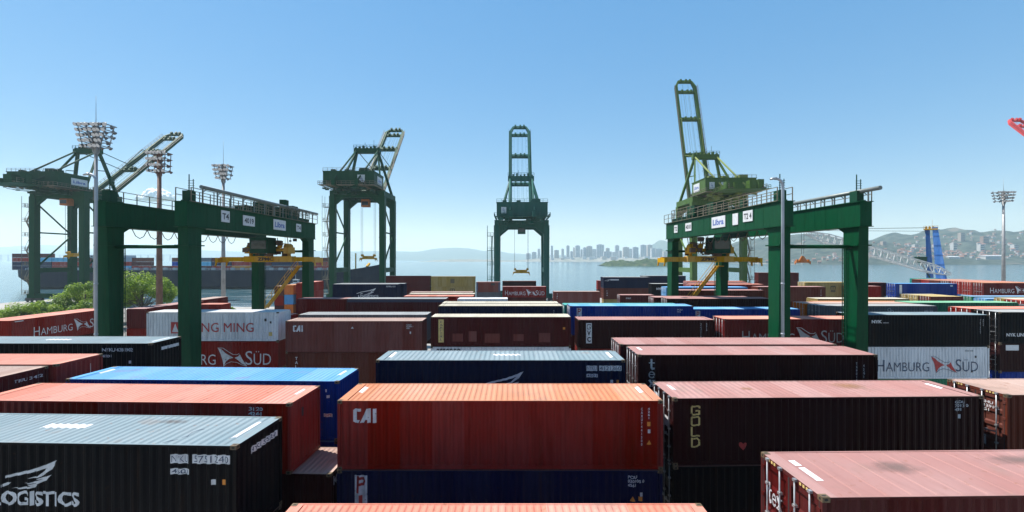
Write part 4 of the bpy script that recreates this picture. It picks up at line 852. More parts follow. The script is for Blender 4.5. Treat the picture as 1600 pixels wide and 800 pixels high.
container('brown container whose door end faces the gold lettered one', ('L', 1574), 18.0, -5.22, 'brown', 'tan', door='L', yaw=1.2, near=True, pitch=0.25,
    marks=[('L', 'TGHU\n631291 6\n45G1', 1.3, 0.42, 0.85, 0.42, Wm, lt('code_lettering')), ('L', 'rect', 1.4, 1.8, 0.25, 0.4, Wm, lt('sticker'))]+haz, under=[(ST, 'darkmaroon', 'dark maroon container under the brown door end by the gold lettered one')])
container('bright blue container with sky blue roof behind the salmon roofed one', ('R', 529), 20.25, -5.28, 'blue', 'blue', yaw=-1.8, near=True,
    marks=[plate(11.65, 0.5, 0.8), ('F', 'rect', 11.75, 0.9, 0.01, 0.01, Wm, lt('sticker')), plate(0.4, 0.5, 0.8), ('F', 'rect', 11.52, 1.42, 0.40, 0.14, Wm, lt('sticker')), ('F', 'OPE', 11.55, 1.44, 0.34, 0.10, Rm, lt('lettering', lift=0.006)), ('F', 'rect', 11.66, 0.62, 0.12, 0.12, Wm, lt('sticker')), ('F', 'rect', 11.6, 0.36, 0.07, 0.12, Wm, lt('sticker'))],
    under=[(HC, 'blue', 'dark blue container under the sky blue roofed one'), (ST, 'maroon', 'third container under the sky blue roofed one')])
container('pink tan roofed container with white code lettering on its end, nearest the salmon roof', ('R', -18), 18.85, -4.85, 'maroon', 'tan', near=True,
    marks=[('R', 'TRIU 3 472', 1.0, 0.30, 1.2, 0.13, Wm, lt('code_lettering'))], under=[(ST, 'brown', 'brown container under the pink tan roofed one at the yard edge')])
container('red container with ribbed red end beside the sky blue roof', ('R', 88), 21.5, -4.83, 'red', 'salmon', near=True, marks=[('R', 'rect', 1.75, 0.35, 0.06, 1.1, Wm, lt('seal_strip'))], under=[(ST, 'maroon', 'maroon container under the red ribbed one beside the sky blue roof')])
container('long black navy container with white roof dash, row before the reefer stacks', ('R', 236), 26.6, -4.78, 'black', 'greyblue', H=HC, near=True, pitch=0.25,
    marks=[('F', 'NYKU 4381902', 9.4, 0.28, 1.75, 0.20, Wm, lt('number_lettering')), ('F', '4501', 9.4, 0.66, 0.5, 0.15, Wm, lt('number_lettering')), ('F', 'rect', 10.9, 1.0, 0.14, 0.16, Wm, lt('sticker')), ('R', 'rect', 0.85, 0.36, 1.4, 0.18, Wm, lt('number_plate')), ('T', 'rect', 5.0, 0.95, 1.4, 0.30, Wm, lt('number_plate')), plate(11.62, 0.4, 1.4)],
    under=[(ST, 'maroon', 'maroon container under the long black navy one with white roof dash')])
container('navy container with white wing logo behind the white logo orange one', ('L', 587), 22.85, -4.93, 'navy', 'greyblue', H=HC, near=True, pitch=0.25,
    marks=[wing(5.50, 0.55, 1.72, 0.98)]+nyku(10.3, 0.28, '4121360', '4501')+[('T', 'rect', 5.7, 0.9, 1.4, 0.30, Wm, lt('number_plate')), plate(0.40, 0.4, 1.3), plate(11.6, 0.4, 1.3)],
    under=[(ST, 'brown', 'brown container under the navy wing logo one')])
container('dark maroon container with vertical white tex lettering', ('L', 997), 23.8, -4.86, 'darkmaroon', 'pink', H=HC, door='L', near=True, pitch=0.58,
    marks=texv(0.52, 0.27)+[('F', vert('TGHU1823'), 11.1, 0.4, 0.07, 1.3, Wm, lt('code_lettering')), ('F', vert('45G1'), 11.5, 0.5, 0.07, 0.7, Wm, lt('code_lettering')), plate(0.42, 0.4, 0.8)], under=[(ST, 'maroon', 'maroon container under the vertical tex lettered one')])
container('plum patched pink roofed container right behind the vertical tex one', ('L', 969), 27.2, -4.95, 'maroon', 'pink', L=12.6, H=HC, door='L', near=True, pitch=0.58, under=[(ST, 'brown', 'brown container under the plum patched pink roof')])

# --- the row along the yard cranes
container('white reefer container with red YANG MING lettering', ('L', 229), 43.3, -4.90, 'white', 'white', H=ST+0.1, marks=[('F', 'YANG MING', 3.55, 1.0, 6.35, 0.85, Rm, lt('lettering', bold=0.0)), ('F', 'rect', 2.25, 0.92, 1.2, 1.05, M_RED, lt('red_logo')), ('F', 'tri', 2.35, 1.05, 0.6, 0.8, Wm, lt('logo_triangle', lift=0.007)), ('F', 'rect', 11.3, 1.85, 0.33, 0.36, Ym, lt('sticker')), ('F', 'rect', 10.9, 0.6, 0.2, 0.25, M_DARK, lt('sticker')), ('F', 'rect', 11.4, 0.85, 0.15, 0.2, M_DARK, lt('sticker'))],
    under=[(ST, 'red', 'red white lettered flag logo container under the white reefer', sud(0.9, 0.95, 1.28, Wm, Wm, Wm))])
container('dull maroon container with small white CAI logo and pinkish roof', ('L', 446), 41.8, -5.52, 'rose', 'tan', H=HC-0.1, marks=[('F', 'cai', 0.65, 0.4, 0.92, 0.56, Wm, lt('logo')), ('F', 'tri', 5.85, 0.5, 0.25, 0.18, Wm, lt('sticker')), ('F', 'CAXU\n412093 1\n4561', 10.8, 0.3, 0.6, 0.4, Wm, lt('code_lettering')), ('F', 'rect', 11.1, 0.95, 0.12, 0.2, Wm, lt('sticker'))],
    under=[(HC, 'brown', 'red brown container with tiny vertical letters under the dull maroon one', [('F', vert('TAL'), 0.85, 0.4, 0.25, 1.0, Wm, lt())])])
container('maroon container with yellow vertical strip and patched repair plates', ('L', 673), 40.7, -5.02, 'maroon', 'cream', pitch=0.4, H=ST, marks=[('F', 'rect', 0.67, 0.22, 0.46, 2.0, Ym, lt('yellow_strip')), ('F', vert('CAPITAL'), 0.80, 0.35, 0.2, 1.7, Nm, lt('lettering', lift=0.006)), ('F', 'rect', 1.9, 1.45, 0.9, 0.7, paint(C_['rose']), lt('repair_plate', lift=0.005)), ('F', 'rect', 3.3, 1.25, 0.7, 0.9, paint(C_['rose']), lt('repair_plate', lift=0.005)), ('F', 'rect', 4.7, 1.45, 1.3, 0.8, paint(C_['rose']), lt('repair_plate', lift=0.005)), ('F', 'rect', 7.2, 1.5, 0.9, 0.6, paint(C_['rose']), lt('repair_plate', lift=0.005)), ('F', 'rect', 9.4, 1.4, 1.0, 0.8, paint(C_['rose']), lt('repair_plate', lift=0.005)), ('F', 'rect', 11.5, 0.9, 0.2, 0.2, Om, lt('sticker'))],
    under=[(ST, 'white', 'white container with dark lettering under the yellow strip maroon one', [('F', 'assenco', 0.5, 0.15, 2.1, 0.45, Km, lt())])])
container('dark maroon container with white GVC panel', ('L', 903.6), 41.7, -5.40, 'darkmaroon', 'pink', door=None, pitch=0.25, marks=[('F', 'rect', 0.70, 0.3, 0.5, 1.8, Wm, lt('white_panel'))]+[('F', g, 0.78, 0.40+0.56*i, 0.34, 0.46, Km, lt('lettering', bold=0.05, lift=0.007)) for i, g in enumerate('GVC')]+[('F', vert('GVCU5210943'), 10.9, 0.3, 0.08, 1.7, Wm, lt('code_lettering')), ('F', vert('4310'), 11.4, 0.3, 0.08, 0.7, Wm, lt('code_lettering'))],
    under=[(HC, 'red', 'red container under the white panel dark maroon one')])
container('deep red container with pale flag logo behind the yard crane leg', ('L', 1132), 40.9, -5.23, 'deepred', 'salmon', H=HC, door='L', marks=sud(1.55, 1.05, 1.07, plain('grey_lettering', (.28,.27,.28), .6), plain('grey_lettering', (.28,.27,.28), .6), Wm), under=[(ST, 'maroon', 'maroon container under the deep red pale logo one')])
container('black navy container stacked on the white flag logo reefer', ('R', 1546), 42.3, -5.03, 'black', 'greyblue', H=HC-0.02, marks=[('F', 'NYK', 1.55, 0.48, 0.95, 0.28, Wm, lt('lettering', bold=0.05)), ('F', 'rect', 2.6, 0.70, 0.5, 0.05, Wm, lt('lettering')), ('F', vert('NYKU7104382'), 11.35, 0.4, 0.08, 1.3, Wm, lt('code_lettering')), ('F', vert('4510'), 11.6, 0.4, 0.08, 0.6, Wm, lt('code_lettering'))],
    under=[(HC, 'white', 'white reefer container with dark lettering and red flag logo', sud(2.05, 1.18, 1.10, Nm, Rm, Nm)+[('F', 'SUDU 5120', 10.0, 0.3, 0.75, 0.12, Km, lt('code_lettering')), ('F', 'rect', 10.9, 0.8, 0.15, 0.2, Km, lt('sticker')), ('F', 'tri', 10.5, 2.1, 0.25, 0.2, Km, lt('warning_sticker'))]), (HC, 'green', 'dark green container under the white red flag reefer'), (ST, 'maroon', 'bottom container under the white red flag reefer')])
container('black container with grey roof and lit door bars next to the black navy one', ('L', 1562.6), 43.1, -4.87, 'black', 'grey', H=HC, door='L', marks=[('F', 'NYK LINE', 0.6, 1.95, 1.8, 0.3, Wm, lt('lettering', bold=0.03))], under=[(ST, 'darkmaroon', 'dark brown container with white plate under the grey roofed black one', [('F', 'rect', 0.55, 0.12, 1.2, 0.5, M_PLATE, lt('white_panel'))]), (HC, 'blue', 'blue container two below the grey roofed black one'), (ST, 'maroon', 'bottom container under the grey roofed black one')])
container('salmon roofed red container with doors at its left, row behind the grey roofed black one', ('L', 1517), 46.3, -4.90, 'red', 'salmon', door='L')
container('grey steel roofed container behind the dull maroon white logo one', ('R', 800-126*46.7/44.3), 44.3, -5.25, 'grey', 'grey', pitch=0.25)
container('coral roofed container between the white reefer and the far green leg', ('R', 800-345*46/45.0), 45.3, -5.5, 'red', 'salmon')
container('black navy container with pale grey roof behind the yellow strip maroon one', ('L', 685), 45.9, -4.58, 'navy', 'cream', H=HC, marks=[('F', vert('45G1'), 11.3, 0.4, 0.08, 0.8, Wm, lt('code_lettering'))], under=[(ST, 'maroon', 'maroon container under the pale grey roofed black navy one')])
container('whitish roofed container just behind the pale grey roofed navy one', ('L', 690), 48.7, -4.58, 'grey', 'cream', H=HC)
container('bright blue container with red P panel beside the pale roofed navy one', ('L', 891), 46.3, -4.63, 'blue', 'blue', H=HC, door='L', marks=ptag(0.65)+[('F', 'PCIU\n412', 10.6, 0.3, 0.5, 0.35, Wm, lt('code_lettering'))], under=[(ST, 'maroon', 'maroon container under the bright blue red P one')])
container('teal container peeping out left of the bright blue red P one', ('L', 882), 49.0, -4.8, 'teal', 'teal', door='L')
container('blue container with red P panel below the yard crane stairs', ('R', 1250), 50.0, -5.33, 'blue', 'blue', marks=ptag(1.05)+codes(10.4), under=[(HC, 'navy', 'navy container under the blue one below the crane stairs')])
container('dark grey container with ring logo and pale door end', ('L', 1284), 49.3, -4.92, 'grey', 'grey', door='L', marks=[('F', 'rings', 6.9, 0.2, 0.75, 0.6, Wm, lt('ring_logo')), ('F', 'GESU 310', 10.8, 0.5, 0.9, 0.2, Wm, lt('code_lettering'))], under=[(HC, 'maroon', 'maroon container under the dark grey ring logo one')])
container('bright orange container with lit orange doors by the lamp pole', ('L', 1258), 52.0, -4.92, 'orange', 'tan', door='L')
container('orange roofed container reaching behind the right crane leg', ('L', 1284), 57.0, -5.28, 'orange', 'orange', H=HC)
container('cream roofed container between the orange roof and the long yellow box', ('L', 1278), 62.0, -5.25, 'yellow', 'cream')
container('brown container with grey tan roof at the foot of the far crane leg', ('L', 1043), 55.0, -4.63, 'darkmaroon', 'pink', door='L', pitch=0.3, marks=[('F', 'rect', 1.0, 0.9, 0.5, 0.4, Wm, lt('sticker'))], under=[(HC, 'maroon', 'maroon container under the one at the far crane foot')])
container('maroon container with door end peeping out left of the far crane foot', ('L', 1022), 58.2, -4.75, 'maroon', 'pink', door='L')
container('short pink roofed red container behind the left crane far leg', ('L', 463), 57.5, -4.88, 'deepred', 'pink', L=6.058)
container('maroon container with pale roof and dark blue top edge behind grey steel roof', ('L', 541), 57.3, -4.86, 'maroon', 'grey', H=HC, marks=[('F', 'rect', 0.1, 0.06, 11.9, 0.36, plain('navy_band', (.02,.025,.06), .6), lt('navy_band'))], under=[(ST, 'darkmaroon', 'dark maroon container under the pale roofed dark blue edged one')])
container('short white roofed container in the middle of the yard', ('R', 793), 56.5, -4.80, 'white', 'white', L=6.058)
container('salmon roofed container tucked behind the short white roofed one', ('R', 739), 62.5, -4.95, 'red', 'salmon', L=9.3, marks=[('F', 'rect', 7.0, 0.1, 2.0, 0.3, Rm, lt('red_band'))])
container('cream roofed container behind the salmon one in the middle yard', ('R', 741), 66.0, -4.92, 'brown', 'cream', L=9.3)
container('pale pink roofed container behind the cream one in the middle yard', ('R', 738), 69.0, -4.9, 'maroon', 'tan', L=9.3)
container('light blue roofed container with lit light blue door end', ('L', 1041), 70.0, -4.2, 'ltblue', 'blue', door='L', under=[(ST, 'maroon', 'maroon container under the light blue door end')])
container('brown container before the light blue roofed one', ('L', 1060), 66.5, -4.42, 'brown', 'pink', door='L', under=[(ST, 'darkmaroon', 'dark maroon container under the brown one before the light blue roof')])

# --- boxes standing end-on at the left edge of the yard
def end_on(label, xr, d, z, col, roof, L=12.192, H=2.591, marks=(), under=(), near=False):
    """long axis along the view: right-hand long side at x = xr, near end at depth d; its local front turns to face +x"""
    return container(label, None, d, z, col, roof, L=L, H=H, yaw=90, marks=marks, under=under, x=xr, near=near)
end_on('red container with white flag logo standing end on beside the lamp pole', ax(17, 50), 50.0, -6.57, 'red', 'salmon', H=HC, marks=sud(2.4, 1.05, 1.08, Wm, Wm, Wm)+[('F', 'rect', 0.4, 0.12, 0.9, 0.1, Wm, lt('code_lettering'))], under=[(ST, 'maroon', 'maroon container under the end on red flag logo one')])
end_on('red container left of the end on flag logo one', ax(9, 50.3)-0.35, 50.3, -6.60, 'red', 'salmon', H=HC)
end_on('dark red container standing end on behind the white reefer', ax(226, 62), 62.0, -6.57, 'deepred', 'pink', under=[(ST, 'red', 'bright red container under the end on dark red one')])
end_on('small dark red container end on right of the crane leg', ax(320, 74), 74.0, -6.4, 'deepred', 'tan', L=6.058)
container('red roofed container low behind the white reefer', ('R', 346), 72.0, -6.95, 'red', 'salmon', L=6.058)

# --- far rows
container('navy container with winged logo raised above the pink roofs', ('R', 621), 83.5, -4.45, 'navy', 'grey', L=11.6, H=HC, marks=[('F', 'wing', 5.2, 0.7, 2.6, 1.2, Wm, lt('wing_logo')), ('F', 'LOGISTICS', 4.6, 1.95, 3.6, 0.4, Wm, lt()), ('F', 'NYKU 51', 9.6, 0.3, 1.6, 0.25, Wm, lt('number_lettering'))], under=[(ST, 'maroon', 'maroon container under the raised navy winged one')])
container('second navy container close behind the raised winged one', ('R', 800-169), 86.2, -4.5, 'navy', 'grey', H=HC)
container('dark maroon container with black roof line left of the yellow pair', ('R', 671.5), 130, -4.64, 'maroon', 'dark', H=HC, under=[(HC, 'maroon', 'maroon container under the black roof lined one')])
container('khaki yellow container on top of another yellow one', ('L', 673.5), 130, -4.75, 'yellow', 'cream', H=HC, marks=[('F', 'rect', 5.4, 0.7, 1.1, 1.2, plain('brown_emblem', (.10,.075,.04), .6), lt('emblem'))], under=[(HC, 'yellow', 'khaki yellow container below its yellow twin', [('F', 'msc', 5.2, 0.5, 1.4, 1.3, Km, lt('logo'))]), (ST, 'maroon', 'maroon container under the yellow pair')])
container('short maroon container with blue edges right of the yellow pair', ('L', 744), 118, -5.75, 'rose', 'pink', L=6.058, marks=[('F', 'rect', 0.05, 0.05, 0.35, 2.4, plain('blue_edge', (.04,.07,.13), .6), lt('blue_edge')), ('F', 'rect', 5.65, 0.05, 0.35, 2.4, plain('blue_edge', (.04,.07,.13), .6), lt('blue_edge')), ('F', 'rect', 3.8, 0.35, 0.9, 0.5, M_DARK, lt('sticker'))], under=[(HC, 'grey', 'grey container under the short blue edged maroon one'), (ST, 'maroon', 'maroon container two under the short blue edged one')])
container('red container with white flag logo in front of the middle quay crane', ('L', 785), 124, -7.25, 'red', 'pink', L=11.6, H=HC, marks=sud(0.7, 1.1, 1.26, Wm, Wm, Wm), under=[(ST, 'maroon', 'maroon container under the flag logo red one by the middle crane')])
container('dark maroon container behind the flag logo red one', ('L', 785), 148, -6.9, 'darkmaroon', 'rust', L=10.7, under=[(ST, 'maroon', 'maroon container under the dark one behind the flag logo red')])
container('rose brown container with door end right of the middle quay crane', ('L', 865), 118, -8.15, 'rose', 'tan', L=11.7, H=HC, door='L', marks=[('F', vert('TAL'), 0.8, 0.5, 0.25, 1.4, Wm, lt('code_lettering'))], under=[(ST, 'maroon', 'maroon container under the rose brown one')])
container('short maroon container before the navy over brown stack', ('L', 969), 83, -6.36, 'maroon', 'pink', L=6.058, door='L', marks=[('F', 'GOLD', 1.0, 0.45, 0.9, 0.25, Wm, lt())], under=[(HC, 'brown', 'brown container under the short maroon one')])
container('navy container topping a brown and a yellow one', ('L', 943), 122.7, -4.7, 'navy', 'grey', H=HC, door='L', marks=[('F', 'wing', 0.6, 0.5, 1.1, 0.6, Wm, lt('wing_logo')), ('F', 'rect', 1.8, 0.55, 2.2, 0.3, Wm, lt('lettering'))], under=[(HC, 'brown', 'brown container between the navy and the yellow one', [('F', vert('tex'), 0.8, 0.5, 0.3, 1.5, Wm, lt())]), (ST, 'yellow', 'yellow container under the brown and navy ones')])
container('navy container tight behind the one topping the brown box', ('L', 941), 125.4, -4.75, 'navy', 'grey', H=HC, door='L', under=[(HC, 'brown', 'brown container in the second row behind the navy topped stack')])
container('red door ended container left of the navy topped stack', ('L', 934), 140, -6.4, 'red', 'pink', door='L', under=[(ST, 'maroon', 'maroon container under the red door ended one')])
container('plain navy container right of the navy topped stack', ('R', 1071.6), 131, -4.65, 'navy', 'grey', H=HC)
container('black navy container with white script before the plain navy one', ('L', 1018), 105, -5.5, 'black', 'grey', H=HC, marks=[('F', 'NYK', 1.1, 0.9, 1.3, 0.5, Wm, lt('lettering', bold=0.04))], under=[(ST, 'maroon', 'maroon container under the white script black navy one')])
container('large brown container with vertical letters and tan roof', ('L', 1184), 84, -4.95, 'brown', 'pink', H=ST+0.1, marks=[('F', vert('TEX'), 0.35, 0.4, 0.35, 1.6, Wm, lt()), ('F', vert('4510'), 11.3, 0.5, 0.1, 1.2, Wm, lt('code_lettering'))], under=[(ST, 'maroon', 'maroon container under the large brown vertical lettered one')])
container('long salmon roofed container behind the large brown one', ('L', 1080), 88, -4.72, 'orangered', 'salmon', L=13.7, door='L')
container('salmon roofed container second behind the large brown one', ('L', 1078), 92, -4.70, 'red', 'pink', L=12.192, door='L')
container('reddish container third behind the large brown one with lettered doors', ('L', 1074), 97, -4.6, 'red', 'salmon', door='L')
container('maroon container standing alone above the salmon roofs', ('L', 1185), 141, -4.05, 'maroon', 'rust', under=[(ST, 'maroon', 'maroon container under the lone one above the salmon roofs')])
container('long khaki yellow container with black logo right of the lamp pole', ('L', 1258), 92, -4.53, 'yellow', 'yellow', H=HC, door='L', marks=[('F', 'msc', 5.0, 0.75, 1.0, 1.2, Km, lt('logo'))], under=[(ST, 'maroon', 'maroon container under the long khaki yellow one')])
container('maroon container behind the right crane leg by the blue door end', ('R', 1385), 97, -4.85, 'maroon', 'rust', H=HC, under=[(ST, 'maroon', 'lower maroon container behind the right crane leg')])
container('short red container before the maroon one at the right crane leg', ('R', 1377), 90, -5.2, 'red', 'pink', L=6.058, under=[(ST, 'red', 'red container under the short red one at the crane leg')])
container('blue container with light blue door end and white tag', ('L', 1400), 93, -4.85, 'blue', 'blue', door='L', marks=[('F', 'rect', 0.7, 0.25, 0.5, 1.9, Wm, lt('white_panel')), ('F', 'rect', 10.8, 0.3, 0.5, 0.3, Wm, lt('sticker'))], under=[(ST, 'blue', 'lower blue container under the white tagged one')])
container('red container with white flag logo and red doors behind the blue one', ('L', 1537), 100, -5.06, 'deepred', 'peach', H=HC, door='L', marks=sud(1.4, 1.05, 1.2, Wm, Wm, Wm), under=[(ST, 'maroon', 'maroon container under the flag logo one with red doors')])
words = ['second', 'third', 'fourth', 'fifth', 'sixth', 'seventh']
for i in range(6):
    container('salmon roofed container, %s row behind the flag logo one with red doors' % words[i], ('L', 800+737*100/(100+2.6*(i+1))), 100+2.6*(i+1), -5.03+0.02*(i % 2), ('red', 'orangered', 'maroon', 'brown', 'red', 'maroon')[i], ('peach', 'salmon', 'pink', 'peach', 'tan', 'peach')[i], H=HC, door='L')
container('teal container at the end of the salmon roofed rows', ('L', 1434), 120, -4.95, 'teal', 'teal', L=6.058, door='L')
container('green roofed container behind the dark grey ring logo one', ('L', 1424), 53.0, -4.92, 'green', 'green')
container('dark container with a white plate tucked behind the ring logo one', ('L', 1467), 55.6, -5.5, 'navy', 'dark', marks=[('F', 'rect', 0.05, 0.5, 1.0, 0.6, M_PLATE, lt('white_panel'))])
container('red door ended container at the right edge of the green roof row', ('L', 1600), 60, -5.3, 'red', 'salmon', door='L')
container('cream container before the red door ended one at the right edge', ('L', 1582), 63, -5.35, 'yellow', 'cream', door='L', L=6.058)
container('short brown container with red doors in the low door end row', ('L', 1454), 86, -6.85, 'brown', 'yellow', L=6.058, door='L')
container('yellow container with yellow doors nearest the short brown one', ('L', 1434), 88.7, -6.85, 'yellow', 'yellow', L=6.058, door='L')
container('yellow container with yellow doors second behind the short brown one', ('L', 1416), 91.4, -6.85, 'yellow', 'cream', L=6.058, door='L')
container('green doored container right of the short brown one', ('L', 1519), 86, -6.85, 'green', 'ltblue', door='L')
container('light blue doored container with pale blue roof right of the green doors', ('L', 1542), 83, -7.0, 'ltblue', 'ltblue', door='L')
# stack of boxes seen end-on beyond the left crane's stairs
n_ = 0
for ci, (px, cols, zt) in enumerate(((443, ('brown', 'orangered', 'maroon'), -7.2), (456.5, ('orange', 'ltblue', 'orange'), -6.9), (473.5, ('red', 'red', 'deepred'), -6.35))):
    place = ('left', 'middle', 'right')[ci]
    end_on('%s container on top of the %s column beyond the crane stairs' % (('brown', 'orange', 'red')[ci], place), ax(px, 125)+0.3*ci, 125, zt, cols[0], ('tan', 'orange', 'salmon')[ci],
        under=[(ST, cols[1], '%s container second down in the %s column beyond the crane stairs' % (('rust', 'blue', 'red')[ci], place)), (ST, cols[2], '%s container third down in the %s column beyond the crane stairs' % (('maroon', 'orange', 'dark red')[ci], place)), (1.9, 'maroon', 'lowest container in the %s column beyond the crane stairs' % place)])
# ---------------------------------------------------------------- mobile harbour crane
BLUE = paint((0.055, 0.19, 0.50), 0.45, 0.25, 0.3); BLUE_D = paint((0.022, 0.075, 0.22), 0.45, 0.2, 0.3); WHITEP = paint((0.62, 0.62, 0.60), 0.5, 0.2, 0.3)
hd = 178; r = empty('harbour_crane', (ax(1463, hd), hd, 0)); tag(r, 'blue tower harbour crane with a white lattice boom reaching left', 'crane')
kx = hd/F
b = MB(); b.box(-5.5, 5.5, -4, 4, 1.2, 4.2); b.box(-3.5, 3.5, -3.5, 3.5, 4.2, 8.2); b.build('chassis', BLUE, r)
for s in (-1, 1):
    for q in (-3, 0, 3): b = MB(); b.tube([(q*1.5, s*4.0-0.5, 0.75), (q*1.5, s*4.0+0.5, 0.75)], 0.74, 16); b.build('wheel', M_RUBBER, r)
b = MB(); b.hexa([(-0.2,-2,8),(4.0,-2,8),(4.0,2,8),(-0.2,2,8),(-1.5,-0.9,28.3),(0.5,-0.9,28.3),(0.5,0.9,28.3),(-1.5,0.9,28.3)])
for k in range(5): z = 10.5+k*3.6; b.box(-0.35-0.2*k, 3.65-0.62*k, -2.03+0.2*k, 2.03-0.2*k, z, z+0.12)
oc1 = b.build('tower_column', BLUE, r)
b = MB(); b.hexa([(-3.7,-1.5,8),(-0.9,-1.5,8),(-0.9,1.5,8),(-3.7,1.5,8),(-4.0,-0.8,25.5),(-2.4,-0.8,25.5),(-2.4,0.8,25.5),(-4.0,0.8,25.5)])
b.hexa([(-4.02,-0.82,25.4),(-2.38,-0.82,25.4),(-2.38,0.82,25.4),(-4.02,0.82,25.4),(-4.6,-0.8,27.6),(-2.4,-0.8,27.6),(-2.4,0.8,27.6),(-4.6,0.8,27.6)]); oc2 = b.build('tower_column', BLUE_D, r)
b = MB()
for z in (12, 16, 20): b.bar((-2.2, 0, z), (0.5, 0, z), 0.35)
b.bar((-2.4, 0, 20), (0.2, 0, 16), 0.18); b.bar((-2.2, 0, 16), (0.0, 0, 12), 0.18); oc3 = b.build('tower_rung', WHITEP, r)
b = MB(); b.box(-4.8, 0.6, -1.3, 1.3, 27.2, 27.7); [b.tube([(x_, -0.7, 28.1), (x_, 0.7, 28.1)], 0.5, 12) for x_ in (-3.8, -2.5, -1.2)]; railing(b, (-4.8, -1.3, 27.7), (0.6, -1.3, 27.7), 1.0, 1.0, 0.05); b.bar((-1.5, 0, 28), (-1.5, 0, 31), 0.08); oc4 = b.build('head_platform', YELM, r)
for o in (oc1, oc2, oc3, oc4): o.rotation_euler = (0, 0, R(-42)); o.scale = (0.76, 0.7, 1)      # the crane's upper part is slewed towards the yard
A = Vector((2.2, -3.2, 10.4)); B_ = Vector((ax(1250, hd)-ax(1463, hd), -3.2, ZC+(HY-364)*kx)); D_ = (B_-A); Ln = D_.length; D_.normalize(); up = Vector((0, 1, 0)).cross(D_); up = up if up.z > 0 else -up
b = MB(); nb = 22
def bp(i, s, q):
    t = i/nb; w_ = 1.55*min(1, 0.25+t*6, 0.30+(1-t)*5); return A+D_*(Ln*t)+up*(q*w_)+Vector((0, s*w_, 0))
for i in range(nb):
    for s in (-1, 1):
        for q in (-1, 1): b.bar(bp(i, s, q), bp(i+1, s, q), 0.30)
        b.bar(bp(i, s, -1), bp(i+1, s, 1), 0.17); b.bar(bp(i, s, 1), bp(i, s, -1), 0.15)
    for q in (-1, 1): b.bar(bp(i, -1, q), bp(i+1, 1, q), 0.15)
b.build('boom', WHITEP, r)
b = MB(); b.bar((-4.4, -1, 27.9), tuple(B_+up*1.2), 0.16); b.bar((-4.4, -0.6, 26.6), tuple(B_+up*0.8), 0.12); b.build('luffing_rope', M_DARK, r)
b = MB(); c_ = Vector((ax(1433, hd)-ax(1463, hd), -1.5, ZC-0.2)); b.box(c_.x-1.6, c_.x+1.6, -2.5, -0.5, c_.z-1.1, c_.z+0.9); b.box(c_.x-1.8, c_.x+1.8, -2.7, -0.3, c_.z+0.9, c_.z+1.1); b.bar((c_.x, -1.5, c_.z-1), (-3, -1.0, 8.5), 0.35); b.build('winch_box', GREEN2, r)
hx_ = ax(1246, hd)-ax(1463, hd); b = MB()
for s in (-1, 1): b.bar((hx_+s*0.5, -3.2, B_.z), (hx_+s*0.4, -3.2, ZC+1.8), 0.09)
b.build('hoist_rope', M_DARK, r)
b = MB(); z = ZC-1.0; b.box(hx_-2.7, hx_+2.7, -3.9, -2.5, z-0.35, z+0.25); b.hexa([(hx_-1.6,-3.5,z+0.25),(hx_+1.6,-3.5,z+0.25),(hx_+1.6,-2.9,z+0.25),(hx_-1.6,-2.9,z+0.25),(hx_-0.35,-3.4,z+2.2),(hx_+0.35,-3.4,z+2.2),(hx_+0.35,-3.0,z+2.2),(hx_-0.35,-3.0,z+2.2)])
for s in (-1, 1): b.bar((hx_+s*2.6, -3.2, z), (hx_+s*2.9, -3.2, z-0.9), 0.3); b.box(hx_+s*2.1-.3, hx_+s*2.1+.3, -3.6, -2.8, z+.25, z+.9)
b.build('spreader', ORANGE, r)

